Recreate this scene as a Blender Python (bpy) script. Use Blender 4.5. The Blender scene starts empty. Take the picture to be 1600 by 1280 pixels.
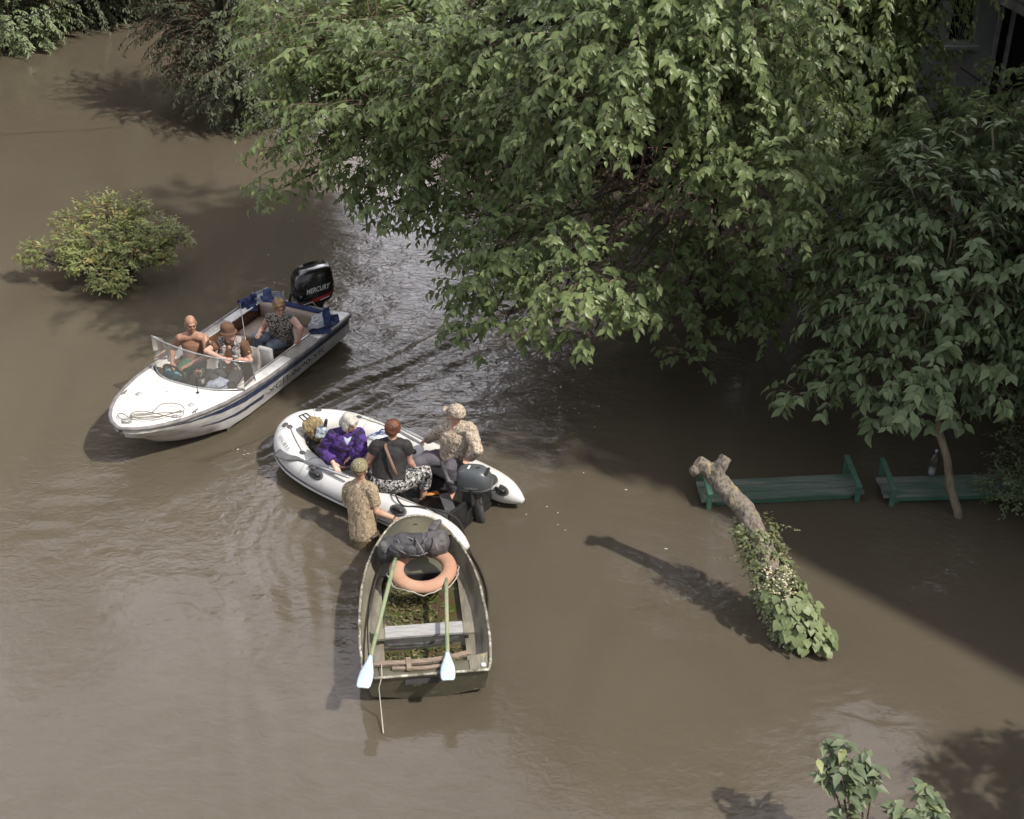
import bpy, math, random
import numpy as np
from mathutils import Vector, Matrix

# ---------------------------------------------------------------- camera, sky, sun, exposure
scene = bpy.context.scene
COL = scene.collection
F_PX, PITCH, CAM_H = 2100.0, math.radians(31.5), 9.1
cam = bpy.data.cameras.new('camera')
cam_ob = bpy.data.objects.new('camera', cam)
COL.objects.link(cam_ob)
cam.sensor_width = 36.0
cam.lens = 36.0 * F_PX / 1600.0
cam.clip_end = 2000.0
cam_ob.location = (0, 0, CAM_H)
cam_ob.rotation_euler = (math.pi / 2 - PITCH, 0, 0)
scene.camera = cam_ob

SUN_AZ, SUN_EL = math.radians(-27.0), math.radians(49.5)
SUN_DIR = Vector((math.cos(SUN_EL) * math.cos(SUN_AZ), math.cos(SUN_EL) * math.sin(SUN_AZ), math.sin(SUN_EL)))
sun = bpy.data.lights.new('sun', 'SUN')
sun.energy = 3.9
sun.angle = math.radians(1.2)
sun.color = (1.0, 0.94, 0.85)
sun_ob = bpy.data.objects.new('sun', sun)
sun_ob.rotation_euler = (-SUN_DIR).to_track_quat('-Z', 'Y').to_euler()
sun_ob.location = (20, -10, 30)
COL.objects.link(sun_ob)

world = bpy.data.worlds.new('World')
scene.world = world
world.use_nodes = True
wn, wl = world.node_tree.nodes, world.node_tree.links
wn.clear()
w_out = wn.new('ShaderNodeOutputWorld')
w_sky = wn.new('ShaderNodeTexSky')
w_sky.sky_type = 'NISHITA'
w_sky.sun_disc = False
w_sky.sun_elevation = SUN_EL
w_sky.sun_rotation = math.pi / 2 - SUN_AZ
w_sky.air_density = 1.2
w_sky.dust_density = 3.0
w_bg = wn.new('ShaderNodeBackground')
w_bg.inputs['Strength'].default_value = 0.10
# broken cloud: a pale veil mixed over the blue by noise on the view direction
w_tc = wn.new('ShaderNodeTexCoord')
w_noise = wn.new('ShaderNodeTexNoise')
w_noise.inputs['Scale'].default_value = 2.2
w_noise.inputs['Detail'].default_value = 6.0
w_noise.inputs['Roughness'].default_value = 0.55
w_ramp = wn.new('ShaderNodeValToRGB')
w_ramp.color_ramp.elements[0].position = 0.38
w_ramp.color_ramp.elements[0].color = (0.25, 0.25, 0.25, 1)
w_ramp.color_ramp.elements[1].position = 0.62
w_ramp.color_ramp.elements[1].color = (0.8, 0.8, 0.8, 1)
w_mix = wn.new('ShaderNodeMixRGB')
w_mix.inputs['Color2'].default_value = (6.0, 5.9, 6.0, 1)
wl.new(w_tc.outputs['Generated'], w_noise.inputs['Vector'])
wl.new(w_noise.outputs['Fac'], w_ramp.inputs['Fac'])
wl.new(w_ramp.outputs['Color'], w_mix.inputs['Fac'])
wl.new(w_sky.outputs['Color'], w_mix.inputs['Color1'])
# a bright cloud bank, unseen itself, added to brighten the reflections on the flood
w_sep = wn.new('ShaderNodeSeparateXYZ'); wl.new(w_tc.outputs['Generated'], w_sep.inputs[0])
def w_step(src, lo, hi, a, b):
    n = wn.new('ShaderNodeMapRange'); n.interpolation_type = 'SMOOTHSTEP'
    for k, v_ in (('From Min', lo), ('From Max', hi), ('To Min', a), ('To Max', b)): n.inputs[k].default_value = v_
    wl.new(src, n.inputs['Value']); return n.outputs['Result']
def w_mul(p, q):
    n = wn.new('ShaderNodeMath'); n.operation = 'MULTIPLY'; wl.new(p, n.inputs[0]); wl.new(q, n.inputs[1]); return n.outputs[0]
w_mask = w_mul(w_mul(w_step(w_sep.outputs['Z'], .10, .30, 0, 1), w_step(w_sep.outputs['Z'], .40, 1.05, 1, 0)), w_step(w_sep.outputs['Y'], .05, .5, 0, 1))
w_n2 = wn.new('ShaderNodeTexNoise'); w_n2.inputs['Scale'].default_value = 3.0; w_n2.inputs['Detail'].default_value = 6.0
wl.new(w_tc.outputs['Generated'], w_n2.inputs['Vector'])
w_mask = w_mul(w_mask, w_step(w_n2.outputs['Fac'], .30, .62, .85, 1.0))
w_bank = wn.new('ShaderNodeMixRGB'); w_bank.inputs['Color2'].default_value = (37.5, 36.2, 39.2, 1)
wl.new(w_mask, w_bank.inputs['Fac']); wl.new(w_mix.outputs['Color'], w_bank.inputs['Color1'])
wl.new(w_bank.outputs['Color'], w_bg.inputs['Color'])
wl.new(w_bg.outputs['Background'], w_out.inputs['Surface'])

vs = scene.view_settings
vs.view_transform = 'Standard'
vs.look = 'None'
vs.exposure = 0.36
vs.gamma = 1.0
vs.use_curve_mapping = False
scene.cycles.max_bounces = 8
scene.cycles.transparent_max_bounces = 12
scene.cycles.use_denoising = True
scene.cycles.caustics_reflective = False
scene.cycles.caustics_refractive = False
random.seed(4)

# ---------------------------------------------------------------- helpers
cP, sP = math.cos(PITCH), math.sin(PITCH)

def at(px, py, z):
    """world point seen at a spot of the photograph, at height z over the water"""
    a, b = (px - 800) / F_PX, (py - 640) / F_PX
    d = Vector((a, cP - b * sP, -sP - b * cP))
    return Vector((0, 0, CAM_H)) + d * ((z - CAM_H) / d.z)

def at_y(px, py, y):
    a, b = (px - 800) / F_PX, (py - 640) / F_PX
    d = Vector((a, cP - b * sP, -sP - b * cP))
    return Vector((0, 0, CAM_H)) + d * (y / d.y)

class MB:
    """collects verts and faces for one mesh"""
    def __init__(s):
        s.v, s.f = [], []
    def add(s, vs_, fs_):
        o = len(s.v)
        s.v += [Vector(p) for p in vs_]
        s.f += [tuple(i + o for i in f) for f in fs_]
        return s
    def tube(s, pts, r, n=8, cap=True, squash=1.0, up=None):
        pts = [Vector(p) for p in pts]
        m = len(pts)
        rr = list(r) if hasattr(r, '__len__') else [r] * m
        rings, prev = [], None
        for i in range(m):
            t = (pts[min(i + 1, m - 1)] - pts[max(i - 1, 0)])
            t = t.normalized() if t.length > 1e-9 else Vector((0, 0, 1))
            if prev is None:
                ref = Vector(up) if up is not None else (Vector((0, 0, 1)) if abs(t.z) < 0.9 else Vector((1, 0, 0)))
                a = (ref - t * ref.dot(t)).normalized()
            else:
                a = (prev - t * prev.dot(t))
                a = a.normalized() if a.length > 1e-6 else t.orthogonal().normalized()
            prev = a
            b = t.cross(a)
            rings.append([pts[i] + (a * math.cos(2 * math.pi * k / n) * squash + b * math.sin(2 * math.pi * k / n)) * rr[i] for k in range(n)])
        return s.loft(rings, True, cap, cap)
    def loft(s, rings, close=True, cap0=True, cap1=True):
        n = len(rings[0])
        vs_ = [p for r in rings for p in r]
        fs_ = []
        for i in range(len(rings) - 1):
            for k in range(n if close else n - 1):
                k2 = (k + 1) % n
                fs_.append((i * n + k, i * n + k2, (i + 1) * n + k2, (i + 1) * n + k))
        if cap0: fs_.append(tuple(range(n - 1, -1, -1)))
        if cap1: fs_.append(tuple((len(rings) - 1) * n + k for k in range(n)))
        return s.add(vs_, fs_)
    def ell(s, c, r, ax=None, nu=12, nv=8):
        c = Vector(c)
        ax = ax or (Vector((1, 0, 0)), Vector((0, 1, 0)), Vector((0, 0, 1)))
        if not hasattr(r, '__len__'): r = (r, r, r)
        vs_ = [c + ax[2] * r[2]]
        for j in range(1, nv):
            th = math.pi * j / nv
            for i in range(nu):
                ph = 2 * math.pi * i / nu
                vs_.append(c + ax[0] * (r[0] * math.sin(th) * math.cos(ph)) + ax[1] * (r[1] * math.sin(th) * math.sin(ph)) + ax[2] * (r[2] * math.cos(th)))
        vs_.append(c - ax[2] * r[2])
        fs_ = [(0, 1 + i, 1 + (i + 1) % nu) for i in range(nu)]
        for j in range(nv - 2):
            for i in range(nu):
                a, b = 1 + j * nu + i, 1 + j * nu + (i + 1) % nu
                fs_.append((a, a + nu, b + nu, b))
        l = len(vs_) - 1
        fs_ += [(l, l - nu + (i + 1) % nu, l - nu + i) for i in range(nu)]
        return s.add(vs_, fs_)
    def box(s, c, h, ax=None):
        c = Vector(c)
        ax = ax or (Vector((1, 0, 0)), Vector((0, 1, 0)), Vector((0, 0, 1)))
        vs_ = [c + ax[0] * (h[0] * x) + ax[1] * (h[1] * y) + ax[2] * (h[2] * z) for z in (-1, 1) for y in (-1, 1) for x in (-1, 1)]
        return s.add(vs_, [(0, 2, 3, 1), (4, 5, 7, 6), (0, 1, 5, 4), (2, 6, 7, 3), (0, 4, 6, 2), (1, 3, 7, 5)])
    def bar(s, a, b, w, h, up=(0, 0, 1)):
        a, b = Vector(a), Vector(b)
        t = (b - a).normalized(); u = Vector(up); u = (u - t * u.dot(t)).normalized()
        return s.box((a + b) / 2, ((b - a).length / 2, w / 2, h / 2), (t, u.cross(t), u))
    def slab(s, poly, th):
        """polygon (world points, roughly flat) thickened downwards along z by th"""
        n = len(poly)
        vs_ = [Vector(p) for p in poly] + [Vector(p) - Vector((0, 0, th)) for p in poly]
        return s.add(vs_, [tuple(range(n)), tuple(range(2 * n - 1, n - 1, -1))] + [(i, i + n, (i + 1) % n + n, (i + 1) % n) for i in range(n)])

def tag(o, label=None, cat=None, group=None, kind=None):
    if label: o['label'] = label
    if cat: o['category'] = cat
    if group: o['group'] = group
    if kind: o['kind'] = kind
    return o

def empty(name, loc, label, cat, group=None):
    o = bpy.data.objects.new(name, None)
    o.empty_display_size = 0.2
    COL.objects.link(o)
    o.location = loc
    return tag(o, label, cat, group)

def wloc(o):
    p = Vector(o.location)
    while o.parent:
        o = o.parent
        p = p + Vector(o.location)
    return p

def obj(name, mb, mat, parent=None, smooth=True, bevel=0.0, subsurf=0, solid=0.0, auto=None):
    """link a builder as one mesh object, its vertices given in world space"""
    off = wloc(parent) if parent else Vector((0, 0, 0))
    me = bpy.data.meshes.new(name)
    if parent is None and mb.v:
        off = sum(mb.v, Vector()) / len(mb.v)
    me.from_pydata([tuple(p - off) for p in mb.v], [], mb.f)
    me.materials.append(mat)
    if smooth:
        me.shade_smooth()
    if auto is not None:
        me.shade_smooth()
        me.set_sharp_from_angle(angle=math.radians(auto))
    me.update()
    o = bpy.data.objects.new(name, me)
    COL.objects.link(o)
    if parent: o.parent = parent
    else: o.location = off
    if bevel:
        m = o.modifiers.new('bevel', 'BEVEL'); m.width = bevel; m.segments = 2; m.limit_method = 'ANGLE'
    if solid:
        m = o.modifiers.new('solid', 'SOLIDIFY'); m.thickness = solid; m.offset = 0
    if subsurf:
        m = o.modifiers.new('sub', 'SUBSURF'); m.levels = m.render_levels = subsurf
    return o

def round_off(pts, n=2):
    """corner cutting, so that ropes and wires run in curves"""
    for _ in range(n):
        q = [pts[0]]
        for a, b in zip(pts, pts[1:]): q += [a.lerp(b, .25), a.lerp(b, .75)]
        pts = q + [pts[-1]]
    return pts

def vnoise(p, seed=0):
    """smooth value noise on an (N,3) array, -1..1"""
    p = np.asarray(p, float)
    i = np.floor(p).astype(np.int64); f = p - i
    f = f * f * (3 - 2 * f)
    def h(a):
        n = (a[:, 0] * 374761393 + a[:, 1] * 668265263 + a[:, 2] * 2147483647 + seed * 1442695041) & 0xffffffff
        n = ((n ^ (n >> 13)) * 1274126177) & 0xffffffff
        n = n ^ (n >> 16)
        return (n & 0xffff) / 32767.5 - 1.0
    r = 0
    for dx in (0, 1):
        for dy in (0, 1):
            for dz in (0, 1):
                w = (f[:, 0] if dx else 1 - f[:, 0]) * (f[:, 1] if dy else 1 - f[:, 1]) * (f[:, 2] if dz else 1 - f[:, 2])
                r = r + w * h(i + np.array([dx, dy, dz]))
    return r

def organic(name, mb, mat, parent=None, voxel=0.008, iters=3, wrinkle=0.0, wscale=(9, 9, 9), seed=0):
    """fuse overlapping pieces into one continuous skin (voxel remesh), then smooth; optional cloth folds"""
    off = wloc(parent) if parent else sum(mb.v, Vector()) / len(mb.v)
    me = bpy.data.meshes.new(name + '_rough')
    me.from_pydata([tuple(p - off) for p in mb.v], [], mb.f)
    o = bpy.data.objects.new(name, me)
    COL.objects.link(o)
    m = o.modifiers.new('r', 'REMESH'); m.mode = 'VOXEL'; m.voxel_size = voxel
    m = o.modifiers.new('s', 'SMOOTH'); m.factor = 0.5; m.iterations = iters
    dg = bpy.context.evaluated_depsgraph_get()
    new = bpy.data.meshes.new_from_object(o.evaluated_get(dg))
    o.modifiers.clear()
    o.data = new
    bpy.data.meshes.remove(me)
    new.name = name
    if wrinkle and len(new.vertices):
        n = len(new.vertices)
        co = np.empty(n * 3); new.vertices.foreach_get('co', co); co = co.reshape(-1, 3)
        no = np.empty(n * 3); new.vertices.foreach_get('normal', no); no = no.reshape(-1, 3)
        q = (co + np.array(off)) * np.array(wscale)
        q = q + 0.6 * np.stack([vnoise(q * 0.7, seed + 5), vnoise(q * 0.7, seed + 6), vnoise(q * 0.7, seed + 7)], 1)
        d = vnoise(q, seed) * 0.65 + (0.5 - np.abs(vnoise(q * 1.7, seed + 1))) * 0.8
        co = co + no * (d * wrinkle)[:, None]
        new.vertices.foreach_set('co', co.ravel())
    new.materials.clear(); new.materials.append(mat)
    new.shade_smooth(); new.update()
    if parent: o.parent = parent
    else: o.location = off
    return o

def text(name, body, origin, right, up, height, mat, parent, extrude=0.002, shear=0.0, fit=None, bold=0.0):
    """lettering lying on a surface: origin is the lower left corner"""
    cu = bpy.data.curves.new(name + '_type', 'FONT')
    cu.body = body; cu.size = 1.0; cu.shear = shear; cu.extrude = 0.0; cu.offset = bold
    t = bpy.data.objects.new(name + '_type', cu)
    COL.objects.link(t)
    dg = bpy.context.evaluated_depsgraph_get()
    me = bpy.data.meshes.new_from_object(t.evaluated_get(dg))
    bpy.data.objects.remove(t)
    n = len(me.vertices)
    co = np.empty(n * 3); me.vertices.foreach_get('co', co); co = co.reshape(-1, 3)
    sx = height / 0.7
    w = co[:, 0].max() - co[:, 0].min()
    kx = (fit / w) if fit else sx
    R, U = Vector(right).normalized(), Vector(up).normalized()
    N = R.cross(U)
    off = wloc(parent)
    out = [tuple(Vector(origin) - off + R * float((c[0] - co[:, 0].min()) * kx) + U * float(c[1] * sx) + N * extrude) for c in co]
    me.vertices.foreach_set('co', np.array(out).ravel())
    me.name = name
    me.materials.clear(); me.materials.append(mat); me.update()
    o = bpy.data.objects.new(name, me); COL.objects.link(o); o.parent = parent
    return o

# ---------------------------------------------------------------- materials
def srgb(r, g, b):
    f = lambda c: (c / 255 / 12.92) if c / 255 <= 0.04045 else ((c / 255 + 0.055) / 1.055) ** 2.4
    return (f(r), f(g), f(b), 1.0)

def mat(name, col, rough=0.5, col2=None, nscale=8.0, nlo=0.4, nhi=0.6, stretch=None, bump=0.0, bscale=30.0, metallic=0.0,
        col3=None, n3scale=3.0, n3lo=0.55, n3hi=0.7, spec=0.5, coat=0.0, detail=5.0, transl=0.0, wave=None):
    m = bpy.data.materials.new(name); m.use_nodes = True
    N, L = m.node_tree.nodes, m.node_tree.links
    b = N['Principled BSDF']
    b.inputs['Roughness'].default_value = rough
    b.inputs['Metallic'].default_value = metallic
    b.inputs['Specular IOR Level'].default_value = spec
    b.inputs['Coat Weight'].default_value = coat
    b.inputs['Base Color'].default_value = col
    tc = N.new('ShaderNodeTexCoord')
    vec = tc.outputs['Object']
    if stretch:
        mp = N.new('ShaderNodeMapping'); mp.inputs['Scale'].default_value = stretch
        L.new(vec, mp.inputs['Vector']); vec = mp.outputs['Vector']
    cur = None
    if col2 is not None:
        nz = N.new('ShaderNodeTexNoise'); nz.inputs['Scale'].default_value = nscale; nz.inputs['Detail'].default_value = detail
        nz.inputs['Roughness'].default_value = 0.6
        L.new(vec, nz.inputs['Vector'])
        rp = N.new('ShaderNodeMapRange'); rp.inputs['From Min'].default_value = nlo; rp.inputs['From Max'].default_value = nhi
        L.new(nz.outputs['Fac'], rp.inputs['Value'])
        mx = N.new('ShaderNodeMixRGB'); mx.inputs['Color1'].default_value = col; mx.inputs['Color2'].default_value = col2
        L.new(rp.outputs['Result'], mx.inputs['Fac']); cur = mx.outputs['Color']
    if col3 is not None:
        nz = N.new('ShaderNodeTexNoise'); nz.inputs['Scale'].default_value = n3scale; nz.inputs['Detail'].default_value = 6.0
        nz.inputs['Roughness'].default_value = 0.65
        mp2 = N.new('ShaderNodeMapping'); mp2.inputs['Location'].default_value = (3.1, 7.7, 1.3)
        L.new(vec, mp2.inputs['Vector']); L.new(mp2.outputs['Vector'], nz.inputs['Vector'])
        rp = N.new('ShaderNodeMapRange'); rp.inputs['From Min'].default_value = n3lo; rp.inputs['From Max'].default_value = n3hi
        L.new(nz.outputs['Fac'], rp.inputs['Value'])
        mx = N.new('ShaderNodeMixRGB'); mx.inputs['Color1'].default_value = col; mx.inputs['Color2'].default_value = col3
        if cur is not None: L.new(cur, mx.inputs['Color1'])
        L.new(rp.outputs['Result'], mx.inputs['Fac']); cur = mx.outputs['Color']
    if cur is not None: L.new(cur, b.inputs['Base Color'])
    if bump:
        nz = N.new('ShaderNodeTexNoise'); nz.inputs['Scale'].default_value = bscale; nz.inputs['Detail'].default_value = 4.0
        L.new(vec, nz.inputs['Vector'])
        bp = N.new('ShaderNodeBump'); bp.inputs['Strength'].default_value = bump; bp.inputs['Distance'].default_value = 0.02
        L.new(nz.outputs['Fac'], bp.inputs['Height']); L.new(bp.outputs['Normal'], b.inputs['Normal'])
    return m

def camo(name, cols, scale=16.0, rough=0.85, stretch=(1, 1, 1), pos=(0.42, 0.5, 0.58), detail=2.5):
    """blotched cloth: noise cut into hard-edged patches"""
    m = bpy.data.materials.new(name); m.use_nodes = True
    N, L = m.node_tree.nodes, m.node_tree.links
    b = N['Principled BSDF']; b.inputs['Roughness'].default_value = rough; b.inputs['Specular IOR Level'].default_value = 0.2
    tc = N.new('ShaderNodeTexCoord'); mp = N.new('ShaderNodeMapping'); mp.inputs['Scale'].default_value = stretch
    L.new(tc.outputs['Object'], mp.inputs['Vector'])
    nz = N.new('ShaderNodeTexNoise'); nz.inputs['Scale'].default_value = scale; nz.inputs['Detail'].default_value = detail
    L.new(mp.outputs['Vector'], nz.inputs['Vector'])
    rp = N.new('ShaderNodeValToRGB'); rp.color_ramp.interpolation = 'CONSTANT'
    e = rp.color_ramp.elements
    while len(e) > 1: e.remove(e[-1])
    e[0].position = 0; e[0].color = cols[0]
    for c, p in zip(cols[1:], pos):
        k = e.new(p); k.color = c
    L.new(nz.outputs['Fac'], rp.inputs['Fac']); L.new(rp.outputs['Color'], b.inputs['Base Color'])
    return m

def leaf_mat(name, dark, light, yellow=None, rough=0.38, transl=0.35, ymin=0.93, spec=0.5):
    """leaves: each leaf its own tint from a per-leaf attribute, thin enough to let light through"""
    m = bpy.data.materials.new(name); m.use_nodes = True
    N, L = m.node_tree.nodes, m.node_tree.links
    b = N['Principled BSDF']; out = N['Material Output']
    b.inputs['Roughness'].default_value = rough; b.inputs['Specular IOR Level'].default_value = spec
    at_ = N.new('ShaderNodeAttribute'); at_.attribute_name = 'tint'
    rp = N.new('ShaderNodeValToRGB')
    rp.color_ramp.elements[0].position = 0.05; rp.color_ramp.elements[0].color = dark
    rp.color_ramp.elements[1].position = 0.85; rp.color_ramp.elements[1].color = light
    if yellow:
        k = rp.color_ramp.elements.new(ymin); k.color = light
        k = rp.color_ramp.elements.new(min(0.99, ymin + 0.04)); k.color = yellow
    L.new(at_.outputs['Fac'], rp.inputs['Fac'])
    L.new(rp.outputs['Color'], b.inputs['Base Color'])
    tr = N.new('ShaderNodeBsdfTranslucent')
    hs = N.new('ShaderNodeHueSaturation'); hs.inputs['Value'].default_value = 1.25; hs.inputs['Saturation'].default_value = 1.1; hs.inputs['Hue'].default_value = 0.485
    L.new(rp.outputs['Color'], hs.inputs['Color']); L.new(hs.outputs['Color'], tr.inputs['Color'])
    mx = N.new('ShaderNodeMixShader'); mx.inputs['Fac'].default_value = transl
    L.new(b.outputs['BSDF'], mx.inputs[1]); L.new(tr.outputs['BSDF'], mx.inputs[2])
    L.new(mx.outputs['Shader'], out.inputs['Surface'])
    return m

def glass_mat(name, tint=(0.9, 0.93, 0.93, 1), alpha=0.12):
    m = bpy.data.materials.new(name); m.use_nodes = True
    N, L = m.node_tree.nodes, m.node_tree.links
    N.remove(N['Principled BSDF'])
    tr = N.new('ShaderNodeBsdfTransparent'); tr.inputs['Color'].default_value = tint
    gl = N.new('ShaderNodeBsdfGlossy'); gl.inputs['Roughness'].default_value = 0.05
    df = N.new('ShaderNodeBsdfDiffuse'); df.inputs['Color'].default_value = (0.7, 0.68, 0.62, 1)
    fr = N.new('ShaderNodeFresnel'); fr.inputs['IOR'].default_value = 1.45
    m1 = N.new('ShaderNodeMixShader'); L.new(fr.outputs['Fac'], m1.inputs['Fac']); L.new(tr.outputs['BSDF'], m1.inputs[1]); L.new(gl.outputs['BSDF'], m1.inputs[2])
    m2 = N.new('ShaderNodeMixShader'); m2.inputs['Fac'].default_value = alpha
    L.new(m1.outputs['Shader'], m2.inputs[1]); L.new(df.outputs['BSDF'], m2.inputs[2])
    L.new(m2.outputs['Shader'], N['Material Output'].inputs['Surface'])
    return m

# ---------------------------------------------------------------- where the three boats lie
class Frame:
    """a boat's own axes: u from stern to bow, v across, z up"""
    def __init__(s, stern, bow):
        s.S = Vector((stern[0], stern[1], 0)); d = Vector((bow[0], bow[1], 0)) - s.S
        s.L = d.length; s.u = d.normalized(); s.v = Vector((-s.u.y, s.u.x, 0)); s.z = Vector((0, 0, 1))
    def __call__(s, u, v, z):
        return s.S + s.u * u + s.v * v + Vector((0, 0, z))
    def ax(s, yaw=0.0):
        c_, s_ = math.cos(yaw), math.sin(yaw)
        return (s.u * c_ + s.v * s_, s.v * c_ - s.u * s_, s.z)

FM = Frame((-2.94, 16.98), (-4.62, 13.47))     # motorboat
FI = Frame((-0.20, 12.21), (-2.82, 14.03))     # inflatable
FR = Frame((-0.79, 9.47), (-1.06, 11.87))      # rowing boat

# ---------------------------------------------------------------- the flood water
def water_height(X, Y):
    P3 = lambda lx, ly, ox=0.0: np.stack([X / lx + ox, Y / ly + ox * 1.7, np.zeros_like(X) + ox], 1)
    h = 0.0035 * vnoise(P3(1.1, 0.8), 1) + 0.0022 * vnoise(P3(0.45, 0.32, 3.3), 2) + 0.0010 * vnoise(P3(0.2, 0.15, 9.1), 3)
    # stern wash and the V of waves behind the motorboat
    rx, ry = X - FM.S.x, Y - FM.S.y
    u = rx * FM.u.x + ry * FM.u.y; s = rx * FM.v.x + ry * FM.v.y
    d = np.maximum(-u, 0)
    core = np.exp(-(s / (0.45 + 0.24 * d)) ** 2) * np.exp(-d / 6.5) * (u < 0.3)
    rg = lambda lx, ly, o, sd: 1 - 2 * np.abs(vnoise(P3(lx, ly, o), sd))
    h = h + core * (0.016 * vnoise(P3(0.62, 0.42, 5.1), 4) + 0.010 * rg(0.40, 0.27, 6.7, 5) + 0.003 * rg(0.17, 0.14, 2.2, 6))
    db = np.maximum(3.7 - u, 0); a = np.abs(s)
    jit = 0.25 * vnoise(P3(1.3, 1.3, 4.4), 7)
    env = np.exp(-((a - 0.75 - 0.30 * db) / (0.22 + 0.085 * db)) ** 2) * np.exp(-db / 8.0) * (u < 3.4)
    side = np.where(s > 0, 1.35, 0.25)
    ph = (a * 0.93 - db * 0.36 + jit) * 2 * math.pi / 0.54
    h = h + side * 0.032 * env * (np.sin(ph) + 0.35 * np.sin(2.1 * ph + 1.0))
    # chop that the wash throws over the open pool between boats and tree
    q = np.exp(-(((X + 0.4) / 2.6) ** 2 + ((Y - 16.2) / 2.0) ** 2))
    h = h + q * (0.010 * vnoise(P3(0.42, 0.26, 7.7), 8) + 0.014 * rg(0.40, 0.24, 8.8, 9) + 0.005 * rg(0.17, 0.12, 1.8, 14))
    # eddies trailing left of the rowing boat and around the standing man
    k = np.exp(-(((X + 2.3) / 0.75) ** 2 + ((Y - 10.3) / 1.9) ** 2))
    w = (X + 0.33 * Y + 0.30 * vnoise(P3(0.8, 1.1, 1.9), 10) + .12 * vnoise(P3(.35, .6, 7.9), 16)) * 2 * math.pi / 0.40
    h = h + k * (0.007 * np.sin(w) + 0.007 * vnoise(P3(0.22, 0.8, 3.8), 11))
    r = np.hypot(X + 1.62, Y - 12.1)
    r2 = np.hypot(X - 2.9, Y - 10.4); h = h + 0.004 * np.exp(-r2 / 0.5) * np.sin(r2 * 2 * math.pi / 0.16)
    h = h + 0.006 * np.exp(-r / 0.8) * np.sin(r * 2 * math.pi / 0.22)
    global CHOP
    k2 = np.exp(-(((X + 4.9) / 1.3) ** 2 + ((Y - 12.8) / 1.0) ** 2))
    h = h + k2 * 0.014 * vnoise(P3(0.3, 0.17, 5.9), 12)
    CHOP = np.clip(0.10 + 0.36 * core + 0.22 * env + 0.55 * q + 0.12 * k + 0.5 * k2 + 0.12 * vnoise(P3(1.7, 1.2, 4.0), 15), 0.03, 1.2)
    return h

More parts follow.
